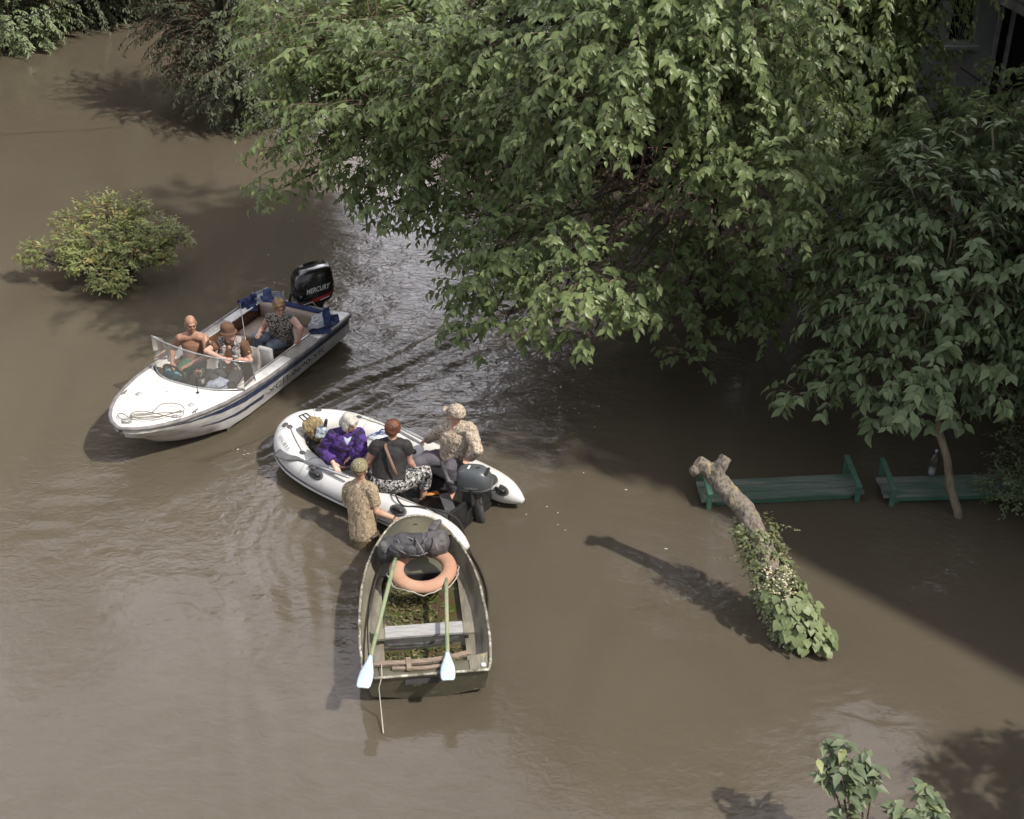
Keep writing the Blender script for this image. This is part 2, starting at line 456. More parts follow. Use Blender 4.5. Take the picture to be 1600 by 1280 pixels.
def build_water():
    x0, x1, y0, y1, st = -8.5, 7.0, 6.5, 24.5, 0.042
    nx, ny = int((x1 - x0) / st) + 1, int((y1 - y0) / st) + 1
    gx, gy = np.meshgrid(np.linspace(x0, x1, nx), np.linspace(y0, y1, ny))
    X, Y = gx.ravel(), gy.ravel()
    edge = np.minimum(np.minimum(X - x0, x1 - X), np.minimum(Y - y0, y1 - Y))
    Z = water_height(X, Y) * np.clip(edge / 0.8, 0, 1)
    chop = .10 + (CHOP - .10) * np.clip(edge / 0.8, 0, 1)
    V = np.stack([X, Y, Z], 1)
    i = np.arange(ny - 1)[:, None] * nx + np.arange(nx - 1)[None, :]
    i = i.ravel()
    Fq = np.stack([i, i + 1, i + nx + 1, i + nx], 1)
    B = 260.0
    extra = np.array([[-B, -B, 0], [B, -B, 0], [B, y0, 0], [-B, y0, 0], [-B, y1, 0], [B, y1, 0], [B, B, 0], [-B, B, 0],
                      [x0, y0, 0], [x1, y0, 0], [x1, y1, 0], [x0, y1, 0]], float)
    n = len(V)
    ef = [[0, 1, 2, 3], [4, 5, 6, 7], [3, 8, 11, 4], [9, 2, 5, 10]]
    V = np.vstack([V, extra]); Fq = np.vstack([Fq, np.array(ef) + n])
    me = bpy.data.meshes.new('water')
    me.from_pydata(V.tolist(), [], Fq.tolist())
    at_ = me.attributes.new('chop', 'FLOAT', 'POINT'); at_.data.foreach_set('value', np.concatenate([chop, np.full(12, .10)]).astype(np.float32))
    me.shade_smooth(); me.update()
    m = bpy.data.materials.new('muddy water'); m.use_nodes = True
    N, L = m.node_tree.nodes, m.node_tree.links
    b = N['Principled BSDF']
    b.inputs['Roughness'].default_value = 0.04; b.inputs['IOR'].default_value = 1.33
    b.inputs['Subsurface Weight'].default_value = 1.0; b.inputs['Subsurface Radius'].default_value = (.10, .08, .055); b.inputs['Subsurface Scale'].default_value = 1.0
    tc = N.new('ShaderNodeTexCoord')
    mp = N.new('ShaderNodeMapping'); mp.inputs['Rotation'].default_value = (0, 0, 0.5); mp.inputs['Scale'].default_value = (0.55, 0.22, 1)
    L.new(tc.outputs['Object'], mp.inputs['Vector'])
    nz = N.new('ShaderNodeTexNoise'); nz.inputs['Scale'].default_value = 1.0; nz.inputs['Detail'].default_value = 6; nz.inputs['Distortion'].default_value = 1.2
    L.new(mp.outputs['Vector'], nz.inputs['Vector'])
    rp = N.new('ShaderNodeMixRGB'); rp.inputs['Color1'].default_value = MUD_A; rp.inputs['Color2'].default_value = MUD_B
    L.new(nz.outputs['Fac'], rp.inputs['Fac']); L.new(rp.outputs['Color'], b.inputs['Base Color'])
    hgt = None
    cat_ = N.new('ShaderNodeAttribute'); cat_.attribute_name = 'chop'
    for sc, st_, amp, det in (((3.2, 5.0, 1), 1.0, 0.27, 4), ((8.0, 12.0, 1), 1.0, 1.15, 3)):
        mp = N.new('ShaderNodeMapping'); mp.inputs['Scale'].default_value = sc; mp.inputs['Rotation'].default_value = (0, 0, 0.35)
        L.new(tc.outputs['Object'], mp.inputs['Vector'])
        nz = N.new('ShaderNodeTexNoise'); nz.inputs['Scale'].default_value = st_; nz.inputs['Detail'].default_value = det; nz.inputs['Distortion'].default_value = 0.4
        L.new(mp.outputs['Vector'], nz.inputs['Vector'])
        mu = N.new('ShaderNodeMath'); mu.operation = 'MULTIPLY'; mu.inputs[1].default_value = amp
        L.new(nz.outputs['Fac'], mu.inputs[0])
        if hgt is None: hgt = mu.outputs[0]
        else:
            nz.inputs['Distortion'].default_value = .9
            mc = N.new('ShaderNodeMath'); mc.operation = 'MULTIPLY'; L.new(mu.outputs[0], mc.inputs[0]); L.new(cat_.outputs['Fac'], mc.inputs[1]); mu = mc
            ad = N.new('ShaderNodeMath'); ad.operation = 'ADD'
            L.new(hgt, ad.inputs[0]); L.new(mu.outputs[0], ad.inputs[1]); hgt = ad.outputs[0]
    bp = N.new('ShaderNodeBump'); bp.inputs['Strength'].default_value = 0.7; bp.inputs['Distance'].default_value = 0.03
    L.new(hgt, bp.inputs['Height']); L.new(bp.outputs['Normal'], b.inputs['Normal'])
    me.materials.append(m)
    o = bpy.data.objects.new('water', me); COL.objects.link(o)
    tag(o, kind='structure')
    return o

MUD_A, MUD_B = (0.092, 0.077, 0.056, 1), (0.124, 0.104, 0.077, 1)
build_water()

def build_flotsam():
    # foam flecks, drowned leaves and bits of twig drifting on the flood
    r = np.random.default_rng(5); foam, bits = MB(), MB()
    spots = [(760, 600, 150, 50, 60), (600, 470, 90, 90, 26), (378, 711, 9, 5, 9), (840, 790, 50, 30, 10), (420, 400, 60, 50, 8), (1250, 850, 200, 80, 6)]
    for px, py, sx, sy, n in spots:
        for k in range(n):
            p = at(px + r.normal(0, sx), py + r.normal(0, sy), 0); p.z = float(water_height(np.array([p.x]), np.array([p.y]))[0]) + .006
            mb = foam if r.uniform() < .55 else bits; a = r.uniform(0, 6.28); L = r.uniform(.006, .019); w = L * r.uniform(.25, .7)
            d = Vector((math.cos(a), math.sin(a), 0)); e = Vector((-d.y, d.x, 0)); m = 7
            mb.add([p + d * (L * math.cos(6.283 * q / m) * r.uniform(.7, 1.2)) + e * (w * math.sin(6.283 * q / m) * r.uniform(.6, 1.2)) + Vector((0, 0, .002 * (q % 2))) for q in range(m)], [tuple(range(m))])
    tag(obj('foam', foam, mat('foam flecks', (0.52, 0.50, 0.46, 1), .6), None, False, solid=.004), 'small pale foam flecks drifting on the brown water', 'foam', kind='stuff')
    tag(obj('flotsam', bits, mat('drowned leaf bits', (0.075, 0.060, 0.030, 1), .5, (0.15, 0.12, 0.05, 1), 40), None, False, solid=.004), 'small dark leaf and twig bits drifting on the brown water', 'flotsam', kind='stuff')
build_flotsam()

# ---------------------------------------------------------------- leaves, shoots and trees
LEAF_BROAD = (np.array([(0, 0, 0), (-.19, .16, .06), (.19, .16, .06), (0, .24, 0), (-.28, .42, .07), (.28, .42, .07), (0, .55, -.03),
                        (-.15, .74, .01), (.15, .74, .01), (0, .8, -.08), (0, 1.06, -.17)]),
              [(0, 3, 1), (0, 2, 3), (1, 3, 6, 4), (2, 5, 6, 3), (4, 6, 9, 7), (5, 8, 9, 6), (7, 9, 10), (8, 10, 9)])
LEAF_NARROW = (np.array([(0, 0, 0), (-.17, .3, .04), (.17, .3, .04), (0, .4, -.01), (-.15, .66, .0), (.15, .66, .0), (0, 1.0, -.12)]),
               [(0, 3, 1), (0, 2, 3), (1, 3, 6, 4), (2, 5, 6, 3)])
LEAF_TINY = (np.array([(0, 0, 0), (-.28, .45, .06), (.28, .45, .06), (0, 1.0, -.1)]), [(0, 2, 1), (1, 2, 3)])
LEAF_HEART = (np.array([(0, .1, 0), (-.3, -.02, .03), (.3, -.02, .03), (-.47, .25, .05), (.47, .25, .05), (0, .4, -.03), (-.3, .62, .0),
                        (.3, .62, .0), (0, .72, -.08), (0, 1.0, -.18)]),
              [(0, 5, 3, 1), (0, 2, 4, 5), (3, 5, 8, 6), (4, 7, 8, 5), (6, 8, 9), (7, 9, 8)])

def norm(a):
    return a / np.maximum(np.linalg.norm(a, axis=1, keepdims=True), 1e-9)

def leaves(name, pos, dirs, ups, size, tint, material, parent, template=LEAF_BROAD):
    tv, tf = template
    N = len(pos)
    off = np.array(wloc(parent)) if parent else np.zeros(3)
    y = norm(dirs); z = ups - y * np.sum(ups * y, 1, keepdims=True); z = norm(z); x = np.cross(y, z)
    V = (pos - off)[:, None, :] + size[:, None, None] * (tv[None, :, 0, None] * x[:, None, :] + tv[None, :, 1, None] * y[:, None, :] + tv[None, :, 2, None] * z[:, None, :])
    nv = len(tv)
    loops = np.concatenate([np.array(f) for f in tf]); cnt = np.array([len(f) for f in tf])
    LI = (loops[None, :] + (np.arange(N) * nv)[:, None]).ravel()
    tot = np.tile(cnt, N); st = np.concatenate([[0], np.cumsum(tot)[:-1]])
    me = bpy.data.meshes.new(name)
    me.vertices.add(N * nv); me.loops.add(len(LI)); me.polygons.add(len(tot))
    me.vertices.foreach_set('co', V.ravel().astype(np.float32))
    me.loops.foreach_set('vertex_index', LI.astype(np.int32))
    me.polygons.foreach_set('loop_start', st.astype(np.int32))
    me.update(calc_edges=True)
    a = me.attributes.new('tint', 'FLOAT', 'POINT')
    a.data.foreach_set('value', np.repeat(tint, nv).astype(np.float32))
    me.materials.append(material); me.shade_smooth(); me.validate()
    o = bpy.data.objects.new(name, me); COL.objects.link(o)
    if parent: o.parent = parent
    return o

class Foliage:
    def __init__(s, seed): s.r = np.random.default_rng(seed); s.P, s.D, s.U, s.S, s.T = [], [], [], [], []; s.tw = MB()
    def leaf(s, p, d, u, sz, t): s.P.append(p); s.D.append(d); s.U.append(u); s.S.append(sz); s.T.append(t)
    def shoot(s, p, d, length, size, axis, droop=0.12, step=0.075, hang=0.8, twig=0.005, tint0=0.45, bare=0.15, per=2):
        """one leafy shoot: arches out from p along d and sinks; leaves alternate and hang from it"""
        r = s.r
        p = np.array(p, float); d = np.array(d, float); d /= np.linalg.norm(d)
        n = max(3, int(length / step)); pts = [p.copy()]
        tb = np.clip(tint0 + r.normal(0, 0.13), 0, 1)
        for k in range(n):
            d = d + np.array([r.normal(0, .06), r.normal(0, .06), -droop]); d /= np.linalg.norm(d)
            p = p + d * step; pts.append(p.copy())
            if k < n * bare: continue
            side = np.cross(d, (0, 0, 1)); side /= max(np.linalg.norm(side), 1e-6)
            for q in range(per):
                sg = 1 if (k + q) % 2 else -1
                ld = d * 0.55 + side * sg * r.uniform(.3, 1.1) + np.array([0, 0, -hang * r.uniform(.5, 1.25)]) + r.normal(0, .16, 3)
                out = p - axis; out[2] *= 0.3; out /= max(np.linalg.norm(out), 1e-6)
                up = out * 0.55 + np.array([0, 0, .8]) + r.normal(0, .28, 3) + d * 0.2
                s.leaf(p + r.normal(0, .012, 3), ld, up, size * r.uniform(.45, 1.2) * (1 - .25 * (k / n) ** 3), np.clip(tb + r.normal(0, .14), 0, 1))
        if twig: s.tw.tube([Vector(q) for q in pts[::2]], list(np.linspace(twig, twig * .4, len(pts[::2]))), 4, False)
    def lobe(s, c, rad, n, size, axis, length=(.5, 1.0), flat=0.7, **kw):
        """a clump of shoots filling a rough ball, heading outwards"""
        r = s.r; c = np.array(c, float)
        for _ in range(n):
            v = r.normal(0, 1, 3); v /= np.linalg.norm(v); v[2] *= flat
            p = c + v * rad * r.uniform(.15, .85)
            out = c - axis; out[2] = 0; nn = np.linalg.norm(out); out = out / nn if nn > .2 else np.zeros(3)
            d = v * 0.9 + out * 0.55 + np.array([0, 0, .25]) + r.normal(0, .2, 3)
            s.shoot(p, d, r.uniform(*length) * min(1, .22 + .75 * rad), size, axis, **kw)
    def build(s, name, material, parent, template=LEAF_BROAD, twig_mat=None):
        leaves(name, np.array(s.P), np.array(s.D), np.array(s.U), np.array(s.S), np.array(s.T), material, parent, template)
        if twig_mat and s.tw.v: tag(obj('twigs', s.tw, twig_mat, parent), kind='stuff')

def limb(mb, a, b, r0, r1, sag=0.0, rng=None, n=7, wob=0.05):
    a, b = Vector(a), Vector(b); pts = []
    L = (b - a).length
    for i in range(n):
        t = i / (n - 1)
        p = a.lerp(b, t) + Vector((0, 0, sag * L * 4 * t * (1 - t)))
        if rng is not None and 0 < i < n - 1: p += Vector(rng.normal(0, wob * L * .4, 3))
        pts.append(p)
    mb.tube(pts, [r0 + (r1 - r0) * (i / (n - 1)) ** .8 for i in range(n)], 8)
    return pts

BARK = mat('grey brown bark', (0.10, 0.078, 0.058, 1), 0.9, (0.045, 0.036, 0.028, 1), 14, .4, .62, stretch=(1, 1, .25), bump=.6, bscale=30)
BARK_LICHEN = mat('lichen bark', (0.235, 0.205, 0.170, 1), 0.92, (0.110, 0.092, 0.074, 1), 34, .40, .62, stretch=(1, 1, .45), bump=1.0, bscale=34, col3=(0.36, 0.28, 0.135, 1), n3scale=9, n3lo=.55, n3hi=.68)
BARK_PALE = mat('pale green brown bark', (0.26, 0.225, 0.155, 1), .9, (0.16, 0.135, 0.095, 1), 16, .4, .62, stretch=(1, 1, .3), bump=.5, bscale=30)
TWIG = mat('brown twig bark', (0.17, 0.115, 0.085, 1), 0.8, (0.09, 0.06, 0.048, 1), 12)
L_BIG = leaf_mat('mulberry leaf', (0.105, 0.145, 0.060, 1), (0.265, 0.335, 0.140, 1), rough=.40, transl=.40, spec=.45)
L_ELDER = leaf_mat('dull green leaflet', (0.140, 0.190, 0.095, 1), (0.250, 0.320, 0.160, 1), rough=.45, transl=.3)
L_FAR = leaf_mat('small dark leaf', (0.070, 0.088, 0.052, 1), (0.150, 0.178, 0.100, 1), rough=.5, transl=.3)
L_BUSH = leaf_mat('bush leaf', (0.150, 0.190, 0.080, 1), (0.340, 0.385, 0.150, 1), (0.48, 0.37, 0.16, 1), rough=.45, transl=.42, ymin=.9)
L_VINE = leaf_mat('vine leaf', (0.095, 0.125, 0.060, 1), (0.215, 0.240, 0.110, 1), (0.48, 0.45, 0.27, 1), rough=.5, transl=.3, ymin=.78)
L_HEART = leaf_mat('heart leaf', (0.135, 0.180, 0.080, 1), (0.225, 0.275, 0.125, 1), rough=.5, transl=.3)

def tree_from_lobes(name, label, cat, base, fork_z, lobes, size, lmat, seed, template=LEAF_BROAD, trunk_r=.14, bark=None, group=None, dens=26, lean=None,
                    length=(.55, 1.1), limb_r=.05, **kw):
    """lobes: (centre, radius); every lobe gets its own limb from the fork"""
    root = empty(name, base, label, cat, group)
    rng = np.random.default_rng(seed)
    fork = Vector(base) + Vector((0, 0, fork_z)) + (Vector(lean) if lean else Vector((0, 0, 0)))
    t = MB()
    limb(t, Vector(base) - (fork - Vector(base)) * (.5 / fork_z), fork, trunk_r, trunk_r * .75, 0, rng, 8, .02)
    fo = Foliage(seed + 1)
    for c, rad in lobes:
        limb(t, fork - Vector((0, 0, fork_z * .25 * rng.uniform(0, 1))), Vector(c), limb_r * (.7 + .5 * rad), .012, .06, rng, 8, .045)
        fo.lobe(c, rad, int(dens * rad ** 1.7 + 5), size, np.array(fork) + np.array((0, 0, -.3)), length, **kw)
    fo.build('crown', lmat, root, template, TWIG)
    obj('trunk', t, bark or BARK, root)
    return root, len(fo.P)

def build_trees():
    n = 0
    # the big overhanging tree
    rng0 = np.random.default_rng(77)
    def Q(px, py, y): return tuple(at_y(px, py, y))
    lobes = [(Q(470, 60, 16.6), .85), (Q(560, 40, 16.8), 1.0), (Q(500, 160, 16.3), .8), (Q(475, 245, 16.1), .5), (Q(435, 296, 16.2), .26), (Q(590, 170, 16.0), .95),
             (Q(570, 260, 16.2), .55), (Q(640, 285, 15.6), .55), (Q(605, 320, 15.8), .28), (Q(650, 335, 15.3), .25), (Q(690, 120, 15.4), 1.0), (Q(700, 230, 15.6), .8), (Q(800, 60, 15.2), 1.1),
             (Q(870, 160, 14.4), .85), (Q(820, 250, 15.2), .8), (Q(930, 210, 13.5), .45), (Q(960, 60, 13.9), 1.0), (Q(1050, 100, 14.0), .8),
             (Q(1150, 80, 14.4), 1.0), (Q(1130, 190, 14.1), .75), (Q(1190, 260, 13.7), .72), (Q(1215, 320, 13.4), .5), (Q(1190, 385, 14.4), .28), (Q(1100, 290, 14.1), .5), (Q(1180, 160, 14.5), .6),
             (Q(860, 360, 14.2), .75), (Q(800, 400, 14.3), .65), (Q(900, 430, 13.8), .7), (Q(970, 455, 13.6), .4), (Q(1005, 475, 13.5), .22), (Q(930, 515, 13.6), .28),
             (Q(750, 340, 15.0), .65), (Q(740, 440, 14.6), .5), (Q(725, 500, 14.5), .25), (Q(790, 500, 14.2), .33), (Q(850, 500, 14.0), .4), (Q(740, 535, 14.4), .12),
             (Q(1040, 420, 15.6), .6), (Q(1110, 430, 15.6), .6), (Q(1080, 500, 15.2), .36), (Q(1072, 560, 15.0), .2), (Q(1170, 460, 15.6), .5), (Q(1200, 510, 15.6), .26), (Q(1020, 330, 16.4), .5),
             (Q(1130, 360, 16.2), .7), (Q(1240, 180, 15.2), .8), (Q(1230, 440, 16.0), .55), (Q(1270, 290, 15.1), .7), (Q(950, 300, 16.8), .4), (Q(700, 330, 16.8), .5), (Q(900, 120, 17.2), 1.2), (Q(640, 80, 17.4), 1.2)]
    lobes += [(Q(1080, -60, 14.0), .9), (Q(1180, -20, 14.1), .9), (Q(980, -50, 14.4), 1.0), (Q(1240, 60, 14.4), .8), (Q(1080, 20, 14.2), .7), (Q(900, -30, 15.0), 1.0), (Q(1150, 130, 14.2), .6), (Q(1060, 190, 14.6), .5)]
    for k in range(15):
        lobes.append(((rng0.uniform(.2, 6.2), rng0.uniform(18.4, 20.0), rng0.uniform(2.2, 5.6)), rng0.uniform(.8, 1.1)))
    # the part of the crown above the picture
    rng = np.random.default_rng(5)
    for k in range(24):
        a = rng.uniform(0, 6.28); rr = rng.uniform(.3, 2.3)
        lobes.append(((2.9 + rr * math.cos(a), 17.4 + rr * math.sin(a) * .8, rng.uniform(4.8, 9.2)), rng.uniform(.9, 1.3)))
    lobes = [(c, r_ * (.86 if c[0] > -.9 else 1.0)) for c, r_ in lobes]
    lobes += [(Q(500, 20, 18.2), .9), (Q(620, 0, 18.2), 1.0), (Q(740, 10, 18.2), 1.0), (Q(450, 30, 17.6), .6), (Q(850, 300, 17.4), .7), (Q(700, 150, 17.4), .8), (Q(600, 210, 17.2), .7), (Q(780, 220, 17.6), .8), (Q(520, 110, 17.3), .7), (Q(920, 240, 17.6), .6), (Q(760, 380, 16.2), .45), (Q(680, 270, 16.9), .5)]
    for k in range(9):
        lobes.append(((rng0.uniform(1.8, 5.2), rng0.uniform(18.4, 19.8), rng0.uniform(1.8, 4.4)), rng0.uniform(.8, 1.0)))
    root, k = tree_from_lobes('mulberry_tree', 'biggest leafy tree, hanging over the water behind the inflatable', 'tree', (2.9, 18.2, 0), 2.4, lobes, .126, L_BIG, 11,
                              trunk_r=.24, dens=118, limb_r=.045, droop=.085, hang=.55, length=(.4, 1.0))
    n += k
    # the tangle of bare shoots in the middle of the crown
    rng = np.random.default_rng(9); tg = MB()
    c0 = Vector(at_y(1010, 290, 15.6))
    for k in range(120):
        p = c0 + Vector((rng.normal(0, .75), rng.normal(0, .4), rng.normal(0, .5)))
        d = Vector((rng.normal(0, 1), rng.normal(-.3, .6), rng.normal(-.2, .7))).normalized()
        pts = [p]
        for j in range(6):
            d = (d + Vector((rng.normal(0, .22), rng.normal(0, .22), -.1))).normalized(); pts.append(pts[-1] + d * .14)
        tg.tube(pts, [.008, .007, .006, .005, .004, .003, .002], 4, False)
    fork = Vector((2.9, 18.2, 2.4))
    limb(tg, fork, at_y(995, 150, 15.3), .07, .045, .08, rng); limb(tg, at_y(995, 150, 15.3), at_y(993, 60, 15.1), .045, .03, 0, rng)
    limb(tg, at_y(995, 150, 15.3), at_y(1010, 250, 15.1), .035, .015, 0, rng); limb(tg, at_y(1010, 230, 15.1), at_y(990, 330, 14.8), .02, .012, 0, rng)
    tag(obj('bare_twigs', tg, TWIG, root), kind='stuff')
    # the small tree with the thin bare trunk on the right
    base = at(1495, 808, 0)
    lob = [(Q(1300, 590, 13.2), .3), (Q(1250, 615, 13.1), .16), (Q(1350, 560, 13.2), .45), (Q(1430, 590, 12.8), .5), (Q(1490, 560, 12.7), .55), (Q(1560, 600, 12.8), .42), (Q(1580, 520, 12.9), .5), (Q(1480, 640, 12.7), .2),
           (Q(1350, 480, 13.3), .5), (Q(1440, 470, 13.0), .6), (Q(1530, 440, 13.0), .7), (Q(1400, 390, 13.4), .6), (Q(1330, 400, 13.7), .4), (Q(1490, 340, 13.4), .65), (Q(1420, 285, 13.7), .6),
           (Q(1560, 300, 13.6), .6), (Q(1600, 400, 13.2), .6), (Q(1470, 240, 14.2), .5), (Q(1310, 490, 13.5), .22), (Q(1380, 650, 12.9), .16), (Q(1550, 200, 14.5), .5)]
    root, k = tree_from_lobes('box_elder_tree', 'young tree with a thin bare trunk beside the green bench and wide dull leaves', 'tree', tuple(base), 1.55, lob, .160, L_ELDER, 21,
                              trunk_r=.055, dens=165, limb_r=.016, lean=tuple(at(1456, 600, 1.55) - base - Vector((0, 0, 1.55))), bark=BARK_PALE, droop=.10, hang=.6, length=(.4, .8))
    n += k
    # trees in the shade in front of the house
    for i, (b, lob, lab, sd) in enumerate([
        ((5.3, 18.6, 0), [(Q(1290, 60, 17.6), .9), (Q(1370, 30, 17.8), .8), (Q(1330, 150, 17.2), .9), (Q(1420, 160, 17.0), .8), (Q(1300, 240, 16.9), .7), (Q(1400, 230, 16.8), .6), (Q(1280, 330, 16.6), .6), (Q(1360, 310, 16.4), .5), (Q(1290, 400, 16.4), .5), (Q(1425, 100, 17.4), .3), ((5.5, 18.0, 5.4), .8), ((6.1, 17.6, 5.9), .8), ((5.0, 18.4, 6.4), .8)],
         'dark leafy tree in shade just left of the barred window', 31),
        ((8.3, 18.0, 0), [(Q(1500, 165, 17.0), .5), (Q(1585, 185, 16.8), .6), (Q(1660, 150, 16.6), .7), (Q(1530, 230, 16.6), .6), (Q(1610, 260, 16.3), .7), (Q(1555, 125, 17.0), .22), (Q(1500, 105, 17.0), .18), (Q(1600, 330, 16.0), .7), (Q(1500, 400, 15.6), .6)],
         'dark leafy tree in shade below the house eave at the frame edge', 33)]):
        root, k = tree_from_lobes('shade_tree', lab, 'tree', b, 2.0, lob, .128, L_BIG, sd, trunk_r=.13, dens=75, limb_r=.035, droop=.12, group='trees in front of the house')
        n += k
    # shrub at the right edge behind the bench
    b = at(1590, 790, 0)
    root = empty('shrub', b, 'dark small leaved shrub at the end of the green benches', 'shrub')
    fo = Foliage(41)
    for c, rad in [((b.x + .15, b.y + .1, .55), .5), ((b.x - .1, b.y, .3), .36), ((b.x + .5, b.y + .2, .8), .6), ((b.x + .1, b.y + .2, 1.0), .4)]:
        fo.lobe(c, rad, 110, .062, np.array(b), (.3, .5), droop=.05, step=.035, hang=.2, twig=.004, bare=.1)
    fo.build('crown', L_ELDER, root, LEAF_NARROW, TWIG)
    tk = MB(); limb(tk, b - Vector((0, 0, .3)), b + Vector((.1, .1, .7)), .03, .015); obj('stem', tk, BARK, root)
    n += len(fo.P)
    # bush on the left, its top standing out of the flood
    g = at(168, 425, 0)
    root = empty('bush', g, 'yellow green bush rising from the flood left of the motorboat', 'bush')
    fo = Foliage(51); st = MB(); rb = np.random.default_rng(52)
    def B(px, py, y): return at_y(px, py, y)
    for c, rad in [(B(165, 330, 19.2), .30), (B(125, 342, 19.1), .22), (B(205, 345, 19.1), .28), (B(250, 362, 19.0), .28), (B(278, 370, 18.9), .16), (B(108, 378, 18.7), .28), (B(62, 395, 18.6), .20), (B(95, 347, 19.0), .10), (B(45, 400, 18.6), .10), (B(215, 322, 19.2), .12),
                   (B(160, 380, 18.7), .36), (B(205, 388, 18.6), .30), (B(240, 392, 18.7), .22), (B(165, 430, 18.2), .24), (B(120, 408, 18.4), .20), (B(185, 362, 18.9), .30), (B(185, 440, 18.1), .14), (B(258, 405, 18.6), .10)]:
        limb(st, (g.x, g.y + .1, -.3), c, .03, .01, .04, rb)
        fo.lobe(c, rad, int(420 * rad ** 1.25), .085, np.array((g.x, g.y, -.2)), (.3, .55), flat=.75, droop=.04, step=.035, hang=.25, twig=.004, bare=.1, tint0=.66)
    fo.build('crown', L_BUSH, root, LEAF_NARROW, TWIG); obj('stems', st, BARK, root)
    n += len(fo.P)
    # trees at the upper left, further off
    far = [((375, 195), [(330, 40, 26.2, 1.1), (400, 30, 26.0, 1.2), (300, 80, 26.2, .7), (370, 100, 25.6, .95), (430, 110, 25.8, .8), (340, 130, 25.6, .6), (365, 165, 25.5, .45), (270, 30, 26.5, .7), (410, 165, 25.6, .4), (330, 0, 26.5, 1.2), (400, -60, 26.4, 1.4), (320, -70, 26.8, 1.4)],
            'dark tree with a short trunk standing in the flood left of the big tree', 61),
           ((20, 75), [(20, 30, 31, 1.0), (-30, 40, 31, 1.2), (55, 10, 31, .7), (10, -40, 31.5, 1.4), (50, 60, 30.6, .4), (10, 80, 30.6, .4)], 'pale green tree in the far top left corner', 63),
           ((125, 35), [(110, 15, 33, .7), (150, 5, 33, .8), (120, -30, 33, 1.2), (180, -10, 33.5, .9)], 'dark tree behind the pale corner tree', 65),
           ((245, 5), [(250, -15, 35, .8), (220, -20, 35, 1.0), (285, -10, 35, .8), (250, -70, 35.5, 1.6)], 'dark tree at the top edge between two trees', 67)]
    for (px, py), lb, lab, sd in far:
        root, k = tree_from_lobes('flooded_tree', lab, 'tree', tuple(at(px, py, 0)), 1.2, [(tuple(at_y(a, b_, y)), r_) for a, b_, y, r_ in lb], .115, L_FAR if sd != 63 else L_ELDER, sd,
                                  template=LEAF_NARROW if sd != 61 else LEAF_NARROW, trunk_r=.14, dens=120, limb_r=.03, group='trees beyond the open water', droop=.08, hang=.5, step=.06, twig=.006)
        n += k
    # the taller trees further back, seen only as dark reflections; those off to the right are added for shade
    back = [(-14.5, 31, 18, 3.6), (-11.0, 33, 18, 3.6), (-8.2, 37, 17, 3.2), (-4.2, 44, 8.0, 2.4), (1.5, 34, 10, 2.8), (7.5, 32, 11, 3), (-14.5, 24, 13, 2.6), (-18.5, 30, 18, 3.6), (13, 28, 10, 3), (-12.5, 40, 21, 3.8), (4.5, 27, 9, 2.6), (9.2, 13.8, 10, 2.4), (9.9, 16.0, 10.5, 2.4), (11.0, 18.4, 10, 2.4), (-0.6, 31, 3.6, 1.9), (-2.7, 32.5, 3.3, 1.6), (6.35, 6.9, 3.1, 1.15), (6.95, 12.1, 11.5, 1.35)]
    fo = Foliage(71)
    proto = empty('tall_tree', (0, 0, 0), 'tall dark tree of the wood beyond the flood', 'tree', 'trees of the wood beyond the flood')
    tk = MB(); limb(tk, (0, 0, -.5), (0, 0, 5), .22, .1)
    rr = np.random.default_rng(72)
    for k in range(30):
        a = rr.uniform(0, 6.28); z = rr.uniform(1.0, 8.2); w = 2.1 * math.sin(math.pi * min(1, (z - .6) / 8.6)) ** .6
        c = (w * math.cos(a) * rr.uniform(.3, .9), w * math.sin(a) * rr.uniform(.3, .9), z)
        limb(tk, (0, 0, z * .6), c, .05, .012); fo.lobe(c, rr.uniform(.8, 1.2), 46, .42, np.array((0, 0, z)), (.7, 1.3), step=.13, twig=0, droop=.07, hang=.5)
    fo.build('crown', L_FAR, proto, LEAF_NARROW); obj('trunk', tk, BARK, proto)
    for i, (x, y, h, w) in enumerate(back):
        r_ = proto
        if i:
            r_ = proto.copy(); COL.objects.link(r_)
            for ch in list(proto.children):
                c_ = ch.copy(); COL.objects.link(c_); c_.parent = r_
        if x > 6 and y < 20: tag(r_, 'unseen dark tree added outside the right edge to cast shade', None, 'trees beside the apartment building')
        if h < 4 and y > 20: tag(r_, 'low dark tree behind the biggest leafy tree across the flood')
        r_.location = (x, y, 0); r_.scale = (w / 2.4, w / 2.4, h / 9.0); r_.rotation_euler = (0, 0, i * 1.7)
    print('leaves', n + len(fo.P))

build_trees()

